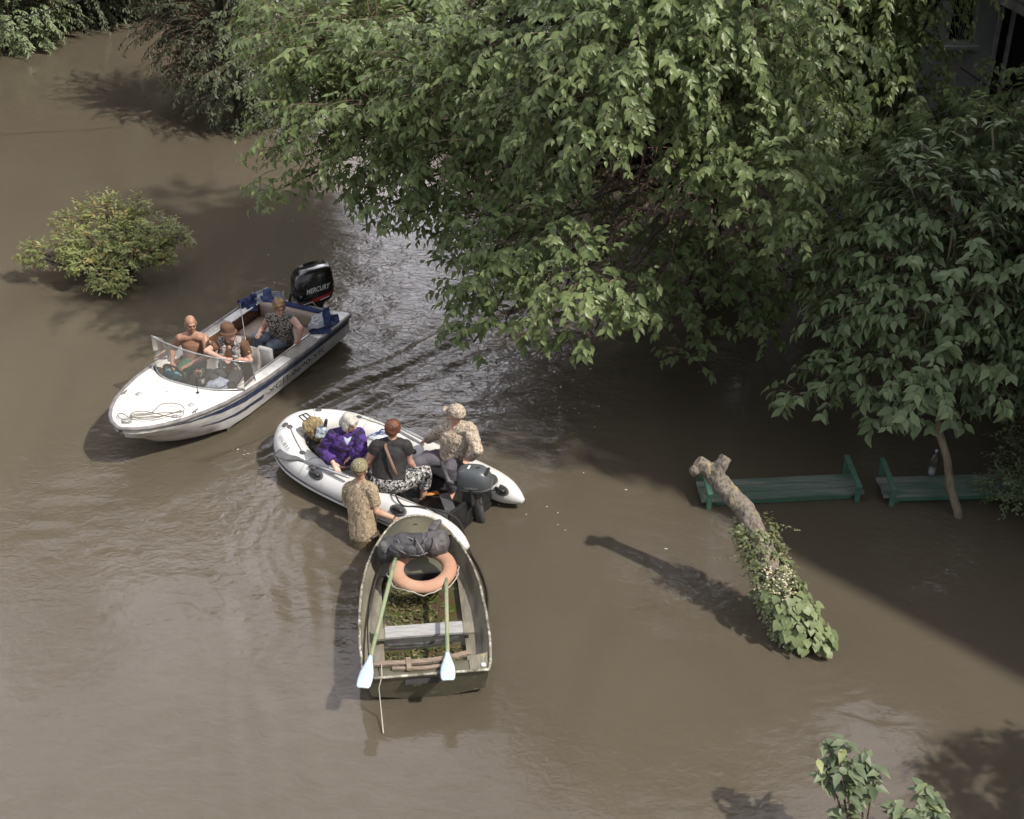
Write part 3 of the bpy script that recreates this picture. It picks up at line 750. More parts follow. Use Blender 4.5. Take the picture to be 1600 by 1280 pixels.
# ---------------------------------------------------------------- the sawn off trunk with its creepers
def build_stump():
    pts = [at(1252, 1020, -.25), at(1244, 1000, 0), at(1215, 925, .42), at(1192, 855, .78), at(1166, 800, 1.02), at(1138, 768, 1.16), at(1117, 745, 1.26), at(1104, 732, 1.33), at(1090, 722, 1.40)]
    root = empty('tree_stump', pts[1], 'leaning sawn off tree trunk with a forked lichen covered top', 'tree trunk')
    mb = MB()
    rad = [.125, .12, .115, .110, .104, .098, .088, .076, .072]
    mb.tube(pts, rad, 18)
    mb.tube([pts[6] + Vector((.02, 0, -.06)), at(1122, 738, 1.33), at(1129, 724, 1.42), at(1135, 715, 1.47)], [.085, .070, .062, .064], 14)
    mb.ell(at(1116, 727, 1.38), (.03, .03, .03)); mb.ell(at(1085, 735, 1.33), (.05, .05, .06)); mb.ell(at(1150, 790, 1.06), (.07, .06, .07))
    organic('trunk', mb, BARK_LICHEN, root, .018, 3, .020, (22, 22, 8), 3)
    for p, q, r in ((pts[8], pts[7], .069), (at(1135, 715, 1.47), at(1129, 724, 1.42), .060)):
        cut = MB(); d = (p - q).normalized(); cut.tube([p - d * .004, p + d * .006], r, 14)
        obj('cut_face', cut, mat('sawn wood', (0.30, 0.24, 0.17, 1), .85, (0.2, 0.15, 0.1, 1), 30), root, auto=40)
    # creepers
    vine = empty('climbing_vine', at(1225, 945, .3), 'climbing vine with small pale flowers wound round the leaning trunk', 'vine')
    fo = Foliage(81); r = fo.r
    ax = [np.array(p) for p in pts]
    for k in range(620):
        t = r.uniform(.08, .66); x = t * 6 + 1; i = min(int(x), 6); c = ax[i] + (ax[i + 1] - ax[i]) * (x - i) if t > .02 else ax[1]
        t2 = r.uniform(0, 1)
        c = np.array(at(1244, 1000, 0)) * (1 - t2) + np.array(at(1176, 822, .92)) * t2
        a = r.uniform(0, 6.28); w = .09 + .06 * (1 - abs(t2 - .45))
        v = np.array((math.cos(a), math.sin(a) * .9, r.uniform(-.3, .5)))
        fo.shoot(c + v * w, v + np.array((0, 0, .2)), r.uniform(.06, .15), .055, c, droop=.1, step=.03, hang=.3, twig=.003, bare=0, tint0=.5)
    for px, py in ((1190, 815), (1148, 868), (1170, 825)):
        fo.shoot(at(px + 12, py + 6, .9), (-.8 if px < 1180 else .7, -.3, .3), .35, .045, ax[3], droop=.02, step=.04, hang=.1, twig=.004, bare=0)
    fo.build('leaves', L_VINE, vine, LEAF_TINY, TWIG)
    fl = MB()
    for k in range(280):
        t2 = min(1, max(0, r.normal(.42, .16))); c = np.array(at(1244, 1000, 0)) * (1 - t2) + np.array(at(1176, 822, .92)) * t2
        a = r.uniform(2.6, 6.6); v = np.array((math.cos(a), math.sin(a), r.uniform(-.1, .7))); v /= np.linalg.norm(v)
        p = Vector(c + v * r.uniform(.15, .22))
        for q in range(3): fl.ell(p + Vector(r.normal(0, .015, 3)), (.015, .015, .009), None, 5, 3)
    tag(obj('flowers', fl, mat('cream petals', (0.55, 0.50, 0.33, 1), .6, (0.65, 0.6, 0.5, 1), 20), vine), kind='stuff')
    heart = empty('heart_leaved_creeper', at(1262, 1010, .1), 'bright green heart leaved creeper at the foot of the leaning trunk', 'creeper')
    fo = Foliage(83); r = fo.r
    b0, b1 = np.array(at(1272, 1010, .06)), np.array(at(1222, 925, .45))
    for k in range(310):
        t = r.uniform(0, 1) ** .8; c = b0 * (1 - t) + b1 * t
        a = r.uniform(0, 6.28); v = np.array((math.cos(a), math.sin(a), r.uniform(0, .9))); v /= np.linalg.norm(v)
        p = c + v * r.uniform(.12, .26) * np.array((1, .8, .8)); p[2] = max(p[2], .04)
        fo.leaf(p, np.array((v[0] * .6, v[1] * .6 - .35, -.55)) + r.normal(0, .2, 3), v * .6 + np.array((0.1, -.3, .9)), r.uniform(.065, .125), np.clip(r.normal(.6, .25), 0, 1))
    fo.build('leaves', L_HEART, heart, LEAF_HEART)
    sm = MB(); sm.tube([at(1268, 1022, -.2), at(1250, 985, .2), at(1225, 930, .45)], [.015, .012, .008], 6); obj('stem', sm, TWIG, heart)

build_stump()

# ---------------------------------------------------------------- leafy plants at the lower right
def build_plants():
    for lab, base, stems, sd in [
        ('leafy green plant standing out of the water at the lower right', at(1345, 1345, 0),
         [(at(1318, 1160, 1.05), 1.1), (at(1288, 1152, 1.05), 1.1), (at(1352, 1168, 1.0), 1.1), (at(1275, 1185, .92), .9), (at(1368, 1200, .9), 1.0), (at(1330, 1195, .95), 1.2), (at(1335, 1225, .75), 1.0), (at(1318, 1262, .55), .7), (at(1310, 1200, .95), .9)], 91),
        ('low leafy sprig at the bottom edge right of the taller plant', at(1440, 1345, 0),
         [(at(1445, 1228, .66), 1.1), (at(1395, 1258, .55), 1.0), (at(1470, 1255, .55), 1.0), (at(1430, 1265, .55), .9)], 93)]:
        root = empty('leafy_plant', base, lab, 'plant', 'plants in the flood at the lower right')
        fo = Foliage(sd); r = fo.r; st = MB()
        for tip, k in stems:
            tip = Vector(tip); pts = [Vector(base) - Vector((0, 0, .2)), Vector(base).lerp(tip, .55) + Vector((0, 0, .08)), tip]
            st.tube(pts, [.012, .009, .004], 6)
            for j in range(int(20 * k)):
                t = r.uniform(.62, 1.03); p = np.array(pts[1].lerp(tip, min(1, (t - .5) * 2)))
                a = r.uniform(0, 6.28)
                fo.leaf(p + r.normal(0, .02, 3), np.array((math.cos(a), math.sin(a), r.uniform(-.55, .25))), np.array((0, -.15, 1)) + r.normal(0, .2, 3), r.uniform(.08, .15), np.clip(r.normal(.5, .25), 0, 1))
        fo.build('leaves', L_ELDER2, root, LEAF_BROAD); obj('stems', st, TWIG, root)
L_ELDER2 = leaf_mat('grey green leaf', (0.100, 0.135, 0.075, 1), (0.180, 0.225, 0.125, 1), (0.30, .33, .14, 1), rough=.5, transl=.25, ymin=.9)
build_plants()

# ---------------------------------------------------------------- house, apartment block, benches, rail, cable
WALL = mat('grey render', (0.55, 0.54, 0.58, 1), .9, (0.42, 0.41, 0.44, 1), 2.5, .35, .65, bump=.3, bscale=60)
WALL_D = mat('brown boards', (0.10, 0.095, 0.09, 1), .85, (0.07, 0.064, 0.06, 1), 6, stretch=(8, 1, .5))
WHITEWOOD = mat('weathered white wood', (0.66, 0.66, 0.66, 1), .7, (0.5, 0.49, 0.49, 1), 9)
DARKPANE = mat('dark window pane', (0.012, 0.014, 0.016, 1), .08)
ROOF = mat('grey roof sheet', (0.20, 0.19, 0.18, 1), .8, (0.13, 0.12, 0.12, 1), 5)
GREEN = mat('faded green paint', (0.075, 0.130, 0.100, 1), .7, (0.140, 0.175, 0.145, 1), 6, .4, .62, stretch=(.35, 2, 2), col3=(0.24, 0.245, 0.225, 1), n3scale=2.2, n3lo=.44, n3hi=.66)
GREEN2 = mat('green paint', (0.048, 0.135, 0.090, 1), .6, (0.075, 0.16, 0.115, 1), 12)

def build_house():
    Yw = 20.6
    p0, p1 = at_y(1482, 30, Yw), at_y(1528, 30, Yw)
    zt, zb = at_y(1500, -40, Yw).z, at_y(1500, 70, Yw).z
    root = empty('house', (p0.x, Yw, 0), 'grey rendered house with a barred window half hidden by trees', 'house')
    w = MB()
    xl, xr = p0.x - 1.6, p0.x + 7
    # wall with a hole for the window, and a porch opening on the right
    px0, px1 = at_y(1553, 60, Yw).x, at_y(1800, 60, Yw).x
    zp = at_y(1560, 8, Yw).z
    top = zt + 3.6  # walls raised out of view to keep bright sky out of the water's reflections
    for a, b, c, d in ((xl, p0.x, -.5, top), (p0.x, p1.x, -.5, zb), (p0.x, p1.x, zt, top), (p1.x, px0, -.5, top), (px0, px1, zp, top), (px1, xr, -.5, top)):
        w.box(((a + b) / 2, Yw + .15, (c + d) / 2), ((b - a) / 2, .15, (d - c) / 2))
    w.box(((xl + xr) / 2, Yw + 5, top / 2 - .25), ((xr - xl) / 2, .15, top / 2 + .25)); w.box((xl + .15, Yw + 2.57, top / 2 - .25), (.148, 2.27, top / 2 + .25)); w.box((xr - .15, Yw + 2.57, top / 2 - .25), (.148, 2.27, top / 2 + .25))
    obj('wall', w, WALL, root, False)
    f = MB(); t_ = .055
    for x in (p0.x + t_ / 2, p1.x - t_ / 2): f.box((x, Yw + .06, (zt + zb) / 2), (t_ / 2, .05, (zt - zb) / 2 - .003))
    for z in (zb + t_ / 2 + .004, zt - t_ / 2 - .004): f.box(((p0.x + p1.x) / 2, Yw + .06, z), ((p1.x - p0.x) / 2 - t_ - .002, .048, t_ / 2))
    win = obj('window', f, WHITEWOOD, root, False)
    s_ = MB(); s_.box(((p0.x + p1.x) / 2, Yw - .04, zb - .03), ((p1.x - p0.x) / 2 + .08, .06, .025)); obj('sill', s_, WHITEWOOD, win, False)
    g = MB(); g.box(((p0.x + p1.x) / 2, Yw + .09, (zt + zb) / 2), ((p1.x - p0.x) / 2 - t_ - .004, .004, (zt - zb) / 2 - t_ - .008)); obj('pane', g, DARKPANE, win, False)
    b = MB(); x0, x1 = p0.x + t_, p1.x - t_; W = x1 - x0
    for k in range(5):
        b.tube([(x0 + W * (.38 + .06 * k), Yw + .03, zb + .06), (x0 + W * (-.1 + .3 * k) if k else x0 + .01, Yw + .03, zb + (.55 if k == 0 else 1.0) * (zt - zb) - .07)], .006, 5)
    for z in (.42, .70): b.tube([(x0, Yw + .025, zb + z * (zt - zb)), (x1, Yw + .025, zb + z * (zt - zb) + .02)], .008, 5)
    obj('window_bars', b, WHITEWOOD, win)
    d = MB(); d.box(((px0 + px1) / 2, Yw + .9, zp / 2 - .25), ((px1 - px0) / 2 + .1, .05, zp / 2 + .25)); obj('porch_back_wall', d, WALL_D, root, False)
    po = MB()
    for px, py in ((1562, 30), (1582, 30)):
        q = at_y(px, py, Yw - .1); po.box((q.x, Yw - .12, zp / 2 - .25), (.028, .028, zp / 2 + .25))
    obj('porch_post', po, WHITEWOOD, root, False)
    a, b_ = at_y(1566, 0, Yw - .7), at_y(1612, 24, Yw - .7)
    e = MB(); dd = (b_ - a).normalized(); e.bar(a - dd * .6, a + dd * 3.2, .10, .12)
    obj('eave_beam', e, mat('pale beam', (0.38, 0.36, 0.33, 1), .7, (0.25, 0.24, 0.22, 1), 8), root, False)
    r = MB(); n = Vector((0, 1, .35)).normalized()
    q0, q1 = a - dd * .6 + Vector((0, 0, .08)), a + dd * 3.2 + Vector((0, 0, .08))
    r.add([q0, q1, q1 + n * 2.0, q0 + n * 2.0, q0 + Vector((0, 0, .05)), q1 + Vector((0, 0, .05)), q1 + n * 2.0 + Vector((0, 0, .05)), q0 + n * 2.0 + Vector((0, 0, .05))],
          [(0, 3, 2, 1), (4, 5, 6, 7), (0, 1, 5, 4), (1, 2, 6, 5), (2, 3, 7, 6), (3, 0, 4, 7)])
    obj('porch_roof', r, ROOF, root, False)
    m = MB(); c = Vector(((xl + xr) / 2, Yw + 2.57, top))
    m.add([(xl - .4, Yw - .4, top), (xr + .4, Yw - .4, top), (xr + .4, Yw + 5.5, top), (xl - .4, Yw + 5.5, top), (xl + 1.5, Yw + 2.57, top + 1.9), (xr - 1.5, Yw + 2.57, top + 1.9)],
          [(0, 1, 5, 4), (2, 3, 4, 5), (1, 2, 5), (3, 0, 4), (0, 3, 2, 1)])
    obj('roof', m, ROOF, root, False)

def build_block():
    """the apartment house just outside the picture on the right; its roof edge throws the long straight shadow"""
    Hh = 9.0
    off = Vector((SUN_DIR.x, SUN_DIR.y, 0)) / SUN_DIR.z * Hh
    corner = Vector((0.55, 14.40, 0)) + off
    along = Vector((5.03 - .57, 9.91 - 14.38, 0)).normalized(); along = (Vector((5.03, 9.91, 0)) - Vector((1.97, 13.11, 0))).normalized()
    back = Vector((-along.y, along.x, 0))
    if back.x < 0: back = -back
    root = empty('apartment_building', corner, 'pale apartment building standing beside the flood outside the frame', 'building')
    L_, D_ = 16.0, 11.0
    c = corner + along * (L_ / 2) + back * (D_ / 2)
    w = MB(); w.box(c + Vector((0, 0, Hh / 2 - .4)), (L_ / 2 - .15, D_ / 2 - .15, Hh / 2 - .1), (along, back, Vector((0, 0, 1))))
    obj('wall', w, mat('pale plaster', (0.34, 0.32, 0.29, 1), .9, (0.27, 0.25, 0.23, 1), 2), root, False)
    r = MB(); r.box(c + Vector((0, 0, Hh - .15)), (L_ / 2, D_ / 2, .15), (along, back, Vector((0, 0, 1))))
    obj('roof', r, ROOF, root, False)
    first = None
    for k in range(5):
        for lv in range(2):
            p = corner + along * (2 + 3 * k) + back * .13 + Vector((0, 0, 2.2 + 2.9 * lv))
            f = MB(); f.box(p, (.6, .04, .75), (along, back, Vector((0, 0, 1))))
            o = obj('window', f, WHITEWOOD, root, False)
            g = MB()
            for sgn in (-1, 1): g.box(p - back * .045 + along * (.28 * sgn), (.25, .006, .66), (along, back, Vector((0, 0, 1))))
            obj('pane', g, DARKPANE, o, False)

def build_bench(lab, L0, R0, armL, armR, zs=.10):
    """L0, R0: front top corners; seat of planks, legs in the water, an arm rest at each end that shows"""
    ux = (R0 - L0); ux.z = 0; W = ux.length; ux.normalize(); uy = Vector((-ux.y, ux.x, 0))
    root = empty('park_bench', Vector((L0.x, L0.y, 0)), lab, 'bench', 'green park benches in the flood')
    rb = np.random.default_rng(int(abs(L0.x) * 100))
    wid = .120; gap = .014
    for k in range(3):
        c = (L0 + R0) / 2 + uy * (wid / 2 + k * (wid + gap)); c.z = zs - .018 + rb.normal(0, .002)
        s = MB(); s.box(c + ux * rb.normal(0, .015), (W / 2, wid / 2, .018), (ux, uy, Vector((0, 0, 1))))
        obj('seat_plank', s, GREEN, root, False, bevel=.004)
    f = MB(); f.box((L0 + R0) / 2 + uy * .0 + Vector((0, 0, -.05 - 0.0)) + Vector((0, 0, 0)) + uy * .03, (W / 2 - .06, .010, .045), (ux, uy, Vector((0, 0, 1))))
    obj('seat_frame', f, GREEN2, root, False)
    for x in (.14, W - .14):
        for y in (.05, .34):
            l = MB(); l.box(L0 + ux * x + uy * y + Vector((0, 0, -.28 - L0.z + zs - .06)), (.03, .03, .28), (ux, uy, Vector((0, 0, 1)))); obj('leg', l, GREEN2, root, False)
    for x, on in ((.07, armL), (W - .10, armR)):
        if not on: continue
        a = MB(); q = L0 + ux * x; q.z = 0
        fr, bk = q - uy * .03, q + uy * .44
        up = Vector((0, 0, 1))
        a.box(fr + up * (zs - .02), (.028, .022, .12), (ux, uy, up)); a.box(bk + up * (zs + .02), (.028, .022, .15), (ux, uy, up))
        a.bar(fr - uy * .04 + up * (zs + .115), bk + uy * .05 + up * (zs + .19), .06, .035)
        obj('armrest', a, GREEN2, root, False, bevel=.004)

def build_small_setting():
    build_bench('green plank bench awash behind the leaning trunk', at(1098, 782, .10), at(1352, 769, .10), True, True)
    build_bench('green plank bench with a plastic bottle on it at the right edge', at(1384, 775, .12), at(1640, 768, .12), True, False, .12)
    # plastic bottle standing on the second bench
    b = at(1455, 741, .124)
    root = empty('plastic_bottle', b, 'clear plastic bottle a third full standing on the green bench', 'bottle')
    def lathe(prof, c, n=16, tilt=Vector((.03, 0, 1))):
        m = MB(); m.loft([[Vector(c) + Vector((r * math.cos(6.2832 * k / n), r * math.sin(6.2832 * k / n), 0)) + tilt * z for k in range(n)] for r, z in prof]); return m
    body = [(.040, 0), (.048, .01), (.049, .06), (.046, .08), (.049, .10), (.049, .19), (.044, .22), (.026, .27), (.014, .30), (.014, .325)]
    pl = bpy.data.materials.new('clear plastic'); pl.use_nodes = True
    N, L = pl.node_tree.nodes, pl.node_tree.links; N.remove(N['Principled BSDF'])
    tr = N.new('ShaderNodeBsdfTransparent'); tr.inputs['Color'].default_value = (.88, .9, .9, 1); gl = N.new('ShaderNodeBsdfGlossy'); gl.inputs['Roughness'].default_value = .12
    lw = N.new('ShaderNodeLayerWeight'); lw.inputs['Blend'].default_value = .35; mx = N.new('ShaderNodeMixShader')
    L.new(lw.outputs['Facing'], mx.inputs['Fac']); L.new(tr.outputs['BSDF'], mx.inputs[1]); L.new(gl.outputs['BSDF'], mx.inputs[2]); L.new(mx.outputs['Shader'], N['Material Output'].inputs['Surface'])
    obj('bottle_body', lathe(body, b), pl, root)
    obj('water_fill', lathe([(.038, .004), (.045, .012), (.045, .09)], b), mat('bottled water', (0.45, 0.47, 0.48, 1), .15), root)
    obj('cap', lathe([(.016, .32), (.016, .342)], b), mat('white cap', (0.6, 0.6, 0.6, 1), .4), root)
    # green pipe hoop further back
    h = MB()
    a0, a1, a2, a3 = at_y(1543, 572, 16.6), at_y(1541, 556, 16.6), at_y(1552, 549, 16.6), at_y(1575, 542, 16.7)
    h.tube([a0, a0.lerp(a1, .6), a1, a1.lerp(a2, .5) + Vector((0, 0, .02)), a2, a3, a3 + (a3 - a2) * 2.2], .022, 8)
    pz = at_y(1552, 551, 16.62); h.tube([pz, Vector((pz.x, pz.y, -.6))], .018, 8)
    q = a3 + (a3 - a2) * 2.0; h.tube([q, Vector((q.x, q.y, -.6))], .018, 8)
    tag(obj('pipe_rail', h, mat('pale green pipe paint', (0.06, 0.15, 0.115, 1), .5), None), 'bent green pipe handrail among the leaves behind the benches', 'railing')
    # cable at the upper left
    c = MB(); a, b2 = at_y(-60, 52, 24), at_y(190, -14, 24)
    d = b2 - a
    c.tube([a + d * (t * 2.4 - .7) + Vector((0, 0, 1.2 * (t - .45) ** 2)) for t in [k / 20 for k in range(21)]], .011, 5)
    cab = obj('overhead_cable', c, mat('black cable', (0.02, 0.02, 0.02, 1), .6), None); tag(cab, 'thin black cable across the top left corner', 'cable')

build_house(); build_block(); build_small_setting()

# ---------------------------------------------------------------- boats
WHITE = mat('white gloss paint', (0.72, 0.71, 0.69, 1), .35, (0.58, 0.55, 0.49, 1), 3, .48, .72, col3=(0.32, 0.25, 0.18, 1), n3scale=8, n3lo=.61, n3hi=.74)
HULLWHITE = mat('weathered white hull', (0.56, 0.56, 0.56, 1), .4, (0.40, 0.39, 0.37, 1), 4, .45, .65, stretch=(1, 1, 2.5), col3=(0.26, 0.22, 0.17, 1), n3scale=5, n3lo=.6, n3hi=.72)
NAVY = mat('navy stripe', (0.020, 0.030, 0.075, 1), .4, (0.05, 0.06, 0.10, 1), 9)
BLACKP = mat('black plastic', (0.014, 0.014, 0.015, 1), .4, (0.03, 0.03, 0.03, 1), 12)
RAILM = mat('grey rubber rail', (0.22, 0.21, 0.21, 1), .55, (0.14, 0.13, 0.13, 1), 8)
ALU = mat('dull aluminium', (0.50, 0.50, 0.49, 1), .35, (0.36, 0.36, 0.35, 1), 12, metallic=.6)
TAN = mat('tan vinyl', (0.36, 0.285, 0.225, 1), .55, (0.27, 0.21, 0.165, 1), 7, .35, .65, bump=.3, bscale=9)
WOOD = mat('varnished brown wood', (0.20, 0.095, 0.048, 1), .4, (0.11, 0.05, 0.028, 1), 8, stretch=(1, 1, 5))
FLOORM = mat('brown floor carpet', (0.17, 0.125, 0.10, 1), .9, (0.10, 0.075, 0.06, 1), 12)
GRIPM = mat('grey non slip mat', (0.34, 0.325, 0.30, 1), .75, (0.23, 0.22, 0.20, 1), 40, .42, .58, bump=.6, bscale=70)
NAVYCLOTH = mat('navy cloth', (0.028, 0.045, 0.135, 1), .8, (0.016, 0.026, 0.085, 1), 9, bump=.4, bscale=14)
GREYCLOTH = mat('pale grey film', (0.36, 0.37, 0.40, 1), .35, (0.24, 0.25, 0.29, 1), 7, bump=.5, bscale=12)
ROPE = mat('grey rope', (0.27, 0.25, 0.22, 1), .9, (0.17, 0.155, 0.135, 1), 40)
BLACKROPE = mat('black rope', (0.025, 0.024, 0.023, 1), .8)
PVC = mat('white pvc', (0.66, 0.66, 0.65, 1), .42, (0.58, 0.57, 0.56, 1), 3, .4, .7, col3=(0.40, 0.36, 0.30, 1), n3scale=5, n3lo=.58, n3hi=.76)
PVCGREY = mat('dark grey pvc', (0.055, 0.055, 0.058, 1), .55, (0.085, 0.085, 0.088, 1), 8)
DKFLOOR = mat('dark wet floor', (0.018, 0.018, 0.017, 1), .35, (0.03, 0.028, 0.025, 1), 5)
COWLGREY = mat('grey blue cowling', (0.092, 0.102, 0.110, 1), .38, (0.070, 0.078, 0.085, 1), 4)
WHITEINK = mat('white lettering', (0.70, 0.70, 0.70, 1), .5)
DARKINK = mat('dark lettering', (0.02, 0.022, 0.03, 1), .5)
REDM = mat('red stripe', (0.45, 0.022, 0.03, 1), .35, (0.35, 0.05, 0.05, 1), 6)

def superellipse_ring(c, ax, a, b, n=24, e=2.6):
    out = []
    for k in range(n):
        t = 2 * math.pi * k / n; ct, st_ = math.cos(t), math.sin(t)
        out.append(Vector(c) + ax[0] * (a * math.copysign(abs(ct) ** (2 / e), ct)) + ax[1] * (b * math.copysign(abs(st_) ** (2 / e), st_)))
    return out

def build_motorboat():
    Fm = FM
    root = empty('motorboat', Fm(1.9, 0, 0), 'white open motorboat with windscreen and big black outboard engine', 'boat')
    U = [0, .5, 1.3, 2.0, 2.5, 2.9, 3.3, 3.5, 3.7, 3.83, 3.90, 3.93]; HW = [.755, .77, .77, .76, .74, .69, .57, .475, .35, .22, .11, .03]
    hw = lambda u: float(np.interp(u, U, HW))
    zg = lambda u: float(np.interp(u, [0, 1.0, 2.0, 3.0, 3.95], [.43, .44, .47, .54, .61]))
    # hull: gunwale, flare, chine, keel
    us = [0, .3, .8, 1.3, 1.8, 2.3, 2.7, 3.0, 3.25, 3.45, 3.6, 3.72, 3.82, 3.89, 3.93]
    secs = []
    for u in us:
        k = max(0, (u - 2.6) / 1.35); rk = .42 * k ** 1.3 * (1 - k * .85)
        h, z = hw(u), zg(u)
        zc = .07 + .40 * k ** 1.7; zk = -.16 + .72 * k ** 2.4
        hc = h * (.86 - .28 * k)
        half = [(h, z - .01, 0), (h * .985, z - .07, 0), (h * .96 - .02 * k, z * .55 + zc * .45, rk * .35), (hc, zc, rk * .7), (hc * .55, zc * .45 + zk * .55, rk * .9), (0, zk, rk)]
        L = [Fm(u - r_, -v, zz) for v, zz, r_ in half]; R = [Fm(u - r_, v, zz) for v, zz, r_ in half[:-1]][::-1]
        secs.append(L + R)
    m = MB(); m.loft(secs, False, False, False); m.add(secs[0], [tuple(range(len(secs[0])))])
    hull = obj('hull', m, HULLWHITE, root, auto=35)
    # navy bands along both sides, a few mm proud of the planking
    for sg in (-1, 1):
        for a0, a1, ue, u_s in ((.10, .30, 3.6, .05), (.52, .68, 3.25, 2.06)):
            m = MB(); rows = []
            for u in np.linspace(u_s, ue, 26):
                k = max(0, (u - 2.6) / 1.35); rk = .42 * k ** 1.3 * (1 - k * .85)
                h, z = hw(u), zg(u); zc = .07 + .40 * k ** 1.7; hc = h * (.86 - .28 * k)
                prof = [(h, z - .01), (h * .985, z - .07), (h * .96 - .02 * k, z * .55 + zc * .45), (hc, zc)]
                zz = [p[1] for p in prof]
                tp = z - .01 - (z - zc) * a0; bt = z - .01 - (z - zc) * (a0 + (a1 - a0) * min(1, (ue - u) / 1.2 + .05))
                f = lambda q: float(np.interp(q, zz[::-1], [p[0] for p in prof][::-1]))
                rr = lambda q: rk * .35 * min(1, max(0, (z - .07 - q) / max(.02, (z - .07) - (z * .55 + zc * .45))))
                rows.append([Fm(u - rr(tp), sg * (f(tp) + .004), tp), Fm(u - rr((tp + bt) / 2), sg * (f((tp + bt) / 2) + .005), (tp + bt) / 2), Fm(u - rr(bt), sg * (f(bt) + .004), bt)])
            m.loft(rows, False, False, False)
            obj('hull_stripe', m, NAVY, root)
    # rub rail round the gunwale
    path = [Fm(u, -hw(u), zg(u)) for u in [0, .4, .9, 1.5, 2, 2.4, 2.8, 3.1, 3.4, 3.6, 3.75, 3.85, 3.91]] + [Fm(3.945, 0, .612)] + [Fm(u, hw(u), zg(u)) for u in [0, .4, .9, 1.5, 2, 2.4, 2.8, 3.1, 3.4, 3.6, 3.75, 3.85, 3.91]][::-1]
    m = MB(); m.tube(path, .026, 8); obj('rub_rail', m, RAILM, root)
    # foredeck
    ub = lambda f: 2.76 - .34 * abs(f) ** 2.6
    rows = []
    for t in np.linspace(0, 1, 12):
        row = []
        for f in np.linspace(-1, 1, 15):
            u = ub(f) * (1 - t) + 3.92 * t; h = hw(u) - .012
            row.append(Fm(u, f * h, zg(u) + .006 + .055 * (1 - f * f) * (1 - t * .7)))
        rows.append(row)
    m = MB(); m.loft(rows, False, False, False); obj('foredeck', m, WHITE, root)
    # coaming face below the deck edge, and side decks
    m = MB(); m.loft([rows[0], [p - Vector((0, 0, .07)) for p in rows[0]]], False, False, False); obj('deck_edge', m, RAILM, root)
    inner = .575
    for sg in (-1, 1):
        top = [[Fm(u, sg * inner, zg(u) + .012), Fm(u, sg * (hw(u) - .012), zg(u) + .006)] for u in np.linspace(.0, 2.42, 14)]
        m = MB(); m.loft(top, False, False, False); d = obj('side_deck', m, WHITE if sg > 0 else WHITE, root)
        for u0, u1 in ((.78, 1.42),) if sg > 0 else ((.9, 1.6),):
            m = MB(); m.loft([[Fm(u, sg * (inner + .012), zg(u) + .017), Fm(u, sg * (hw(u) - .03), zg(u) + .012)] for u in np.linspace(u0, u1, 8)], False, False, False)
            obj('grip_mat', m, GRIPM, d)
        m = MB(); m.loft([[Fm(u, sg * inner, zg(u) + .012), Fm(u, sg * inner, .03)] for u in np.linspace(.0, 2.7, 12)], False, False, False)
        obj('side_lining', m, WOOD if sg < 0 else FLOORM, root)
        m = MB(); m.tube([Fm(u, sg * inner, zg(u) + .02) for u in np.linspace(.15, 2.38, 10)], .014, 6); obj('coaming_rail', m, ALU, root)
    m = MB(); m.slab([Fm(.02, -.6, .09), Fm(2.3, -.58, .09), Fm(2.9, -.34, .10), Fm(2.9, .34, .10), Fm(2.3, .58, .09), Fm(.02, .6, .09)], .01); obj('floor', m, FLOORM, root, False)
    m = MB(); m.box(Fm(.05, 0, .31), (.05, .74, .14), Fm.ax()); tr = obj('transom', m, HULLWHITE, root, False, bevel=.01)
    m = MB(); m.tube([Fm(.16, v, .47) for v in np.linspace(-.62, .5, 9)], .045, 10); obj('transom_pad', m, NAVYCLOTH, root)
    for v in (-.68, .68):
        m = MB(); m.box(Fm(.1, v, .437), (.12, .07, .012), Fm.ax()); obj('corner_deck', m, WHITE, root, False, bevel=.006)
    # seats
    def pad(name, c, h, mt=TAN, bev=.035):
        m = MB(); m.box(c, h, Fm.ax()); return obj(name, m, mt, root, True, bevel=bev)
    pad('bench_cushion', Fm(.62, 0, .20), (.30, .55, .10)); pad('bench_back', Fm(.27, 0, .37), (.055, .55, .12)); pad('side_cushion', Fm(1.12, -.46, .20), (.22, .10, .09))
    def shell(c, lab=None):
        # one bucket seat: cushion and a back that leans
        m = MB(); rows = []
        for t, zz, du in ((0, .20, .20), (.3, .21, .0), (.6, .23, -.16), (.8, .38, -.20), (1, .58, -.24)):
            w = .21 if zz < .3 else .21 - .08 * (zz - .3)
            rows.append([Fm(c[0] + du, c[1] + x * w, zz + (.03 if abs(x) > .9 else 0)) for x in (-1, -.8, -.4, 0, .4, .8, 1)])
        m.loft(rows, False, False, False); return obj('seat', m, mat('off white seat', (0.42, 0.40, 0.375, 1), .5, (0.30, 0.285, 0.27, 1), 5), root, True, solid=.05)
    shell((1.92, -.42)); shell((1.80, .16)); 
    m = MB(); m.box(Fm(1.55, .42, .42), (.035, .11, .20), Fm.ax()); obj('seat_back_panel', m, mat('white panel', (0.60, 0.59, 0.57, 1), .45), root, True, bevel=.03)
    # dashboard, wheel, throttle
    m = MB(); m.box(Fm(2.60, -.2, .40), (.02, .36, .055), Fm.ax()); obj('dashboard', m, WOOD, root, False, bevel=.006)
    m = MB(); c = Fm(2.47, -.36, .52); w1 = (Fm.u * .35 + Fm.z * .94).normalized()
    m.tube([c + Fm.v * (.145 * math.cos(a)) + w1 * (.145 * math.sin(a)) for a in np.linspace(0, 6.283, 25)], .013, 8)
    for a in (1.57, 3.6, 5.8): m.tube([c, c + Fm.v * (.14 * math.cos(a)) + w1 * (.14 * math.sin(a))], .012, 6)
    m.ell(c, .03); m.tube([c, Fm(2.6, -.36, .44)], .02, 8)
    obj('steering_wheel', m, BLACKP, root)
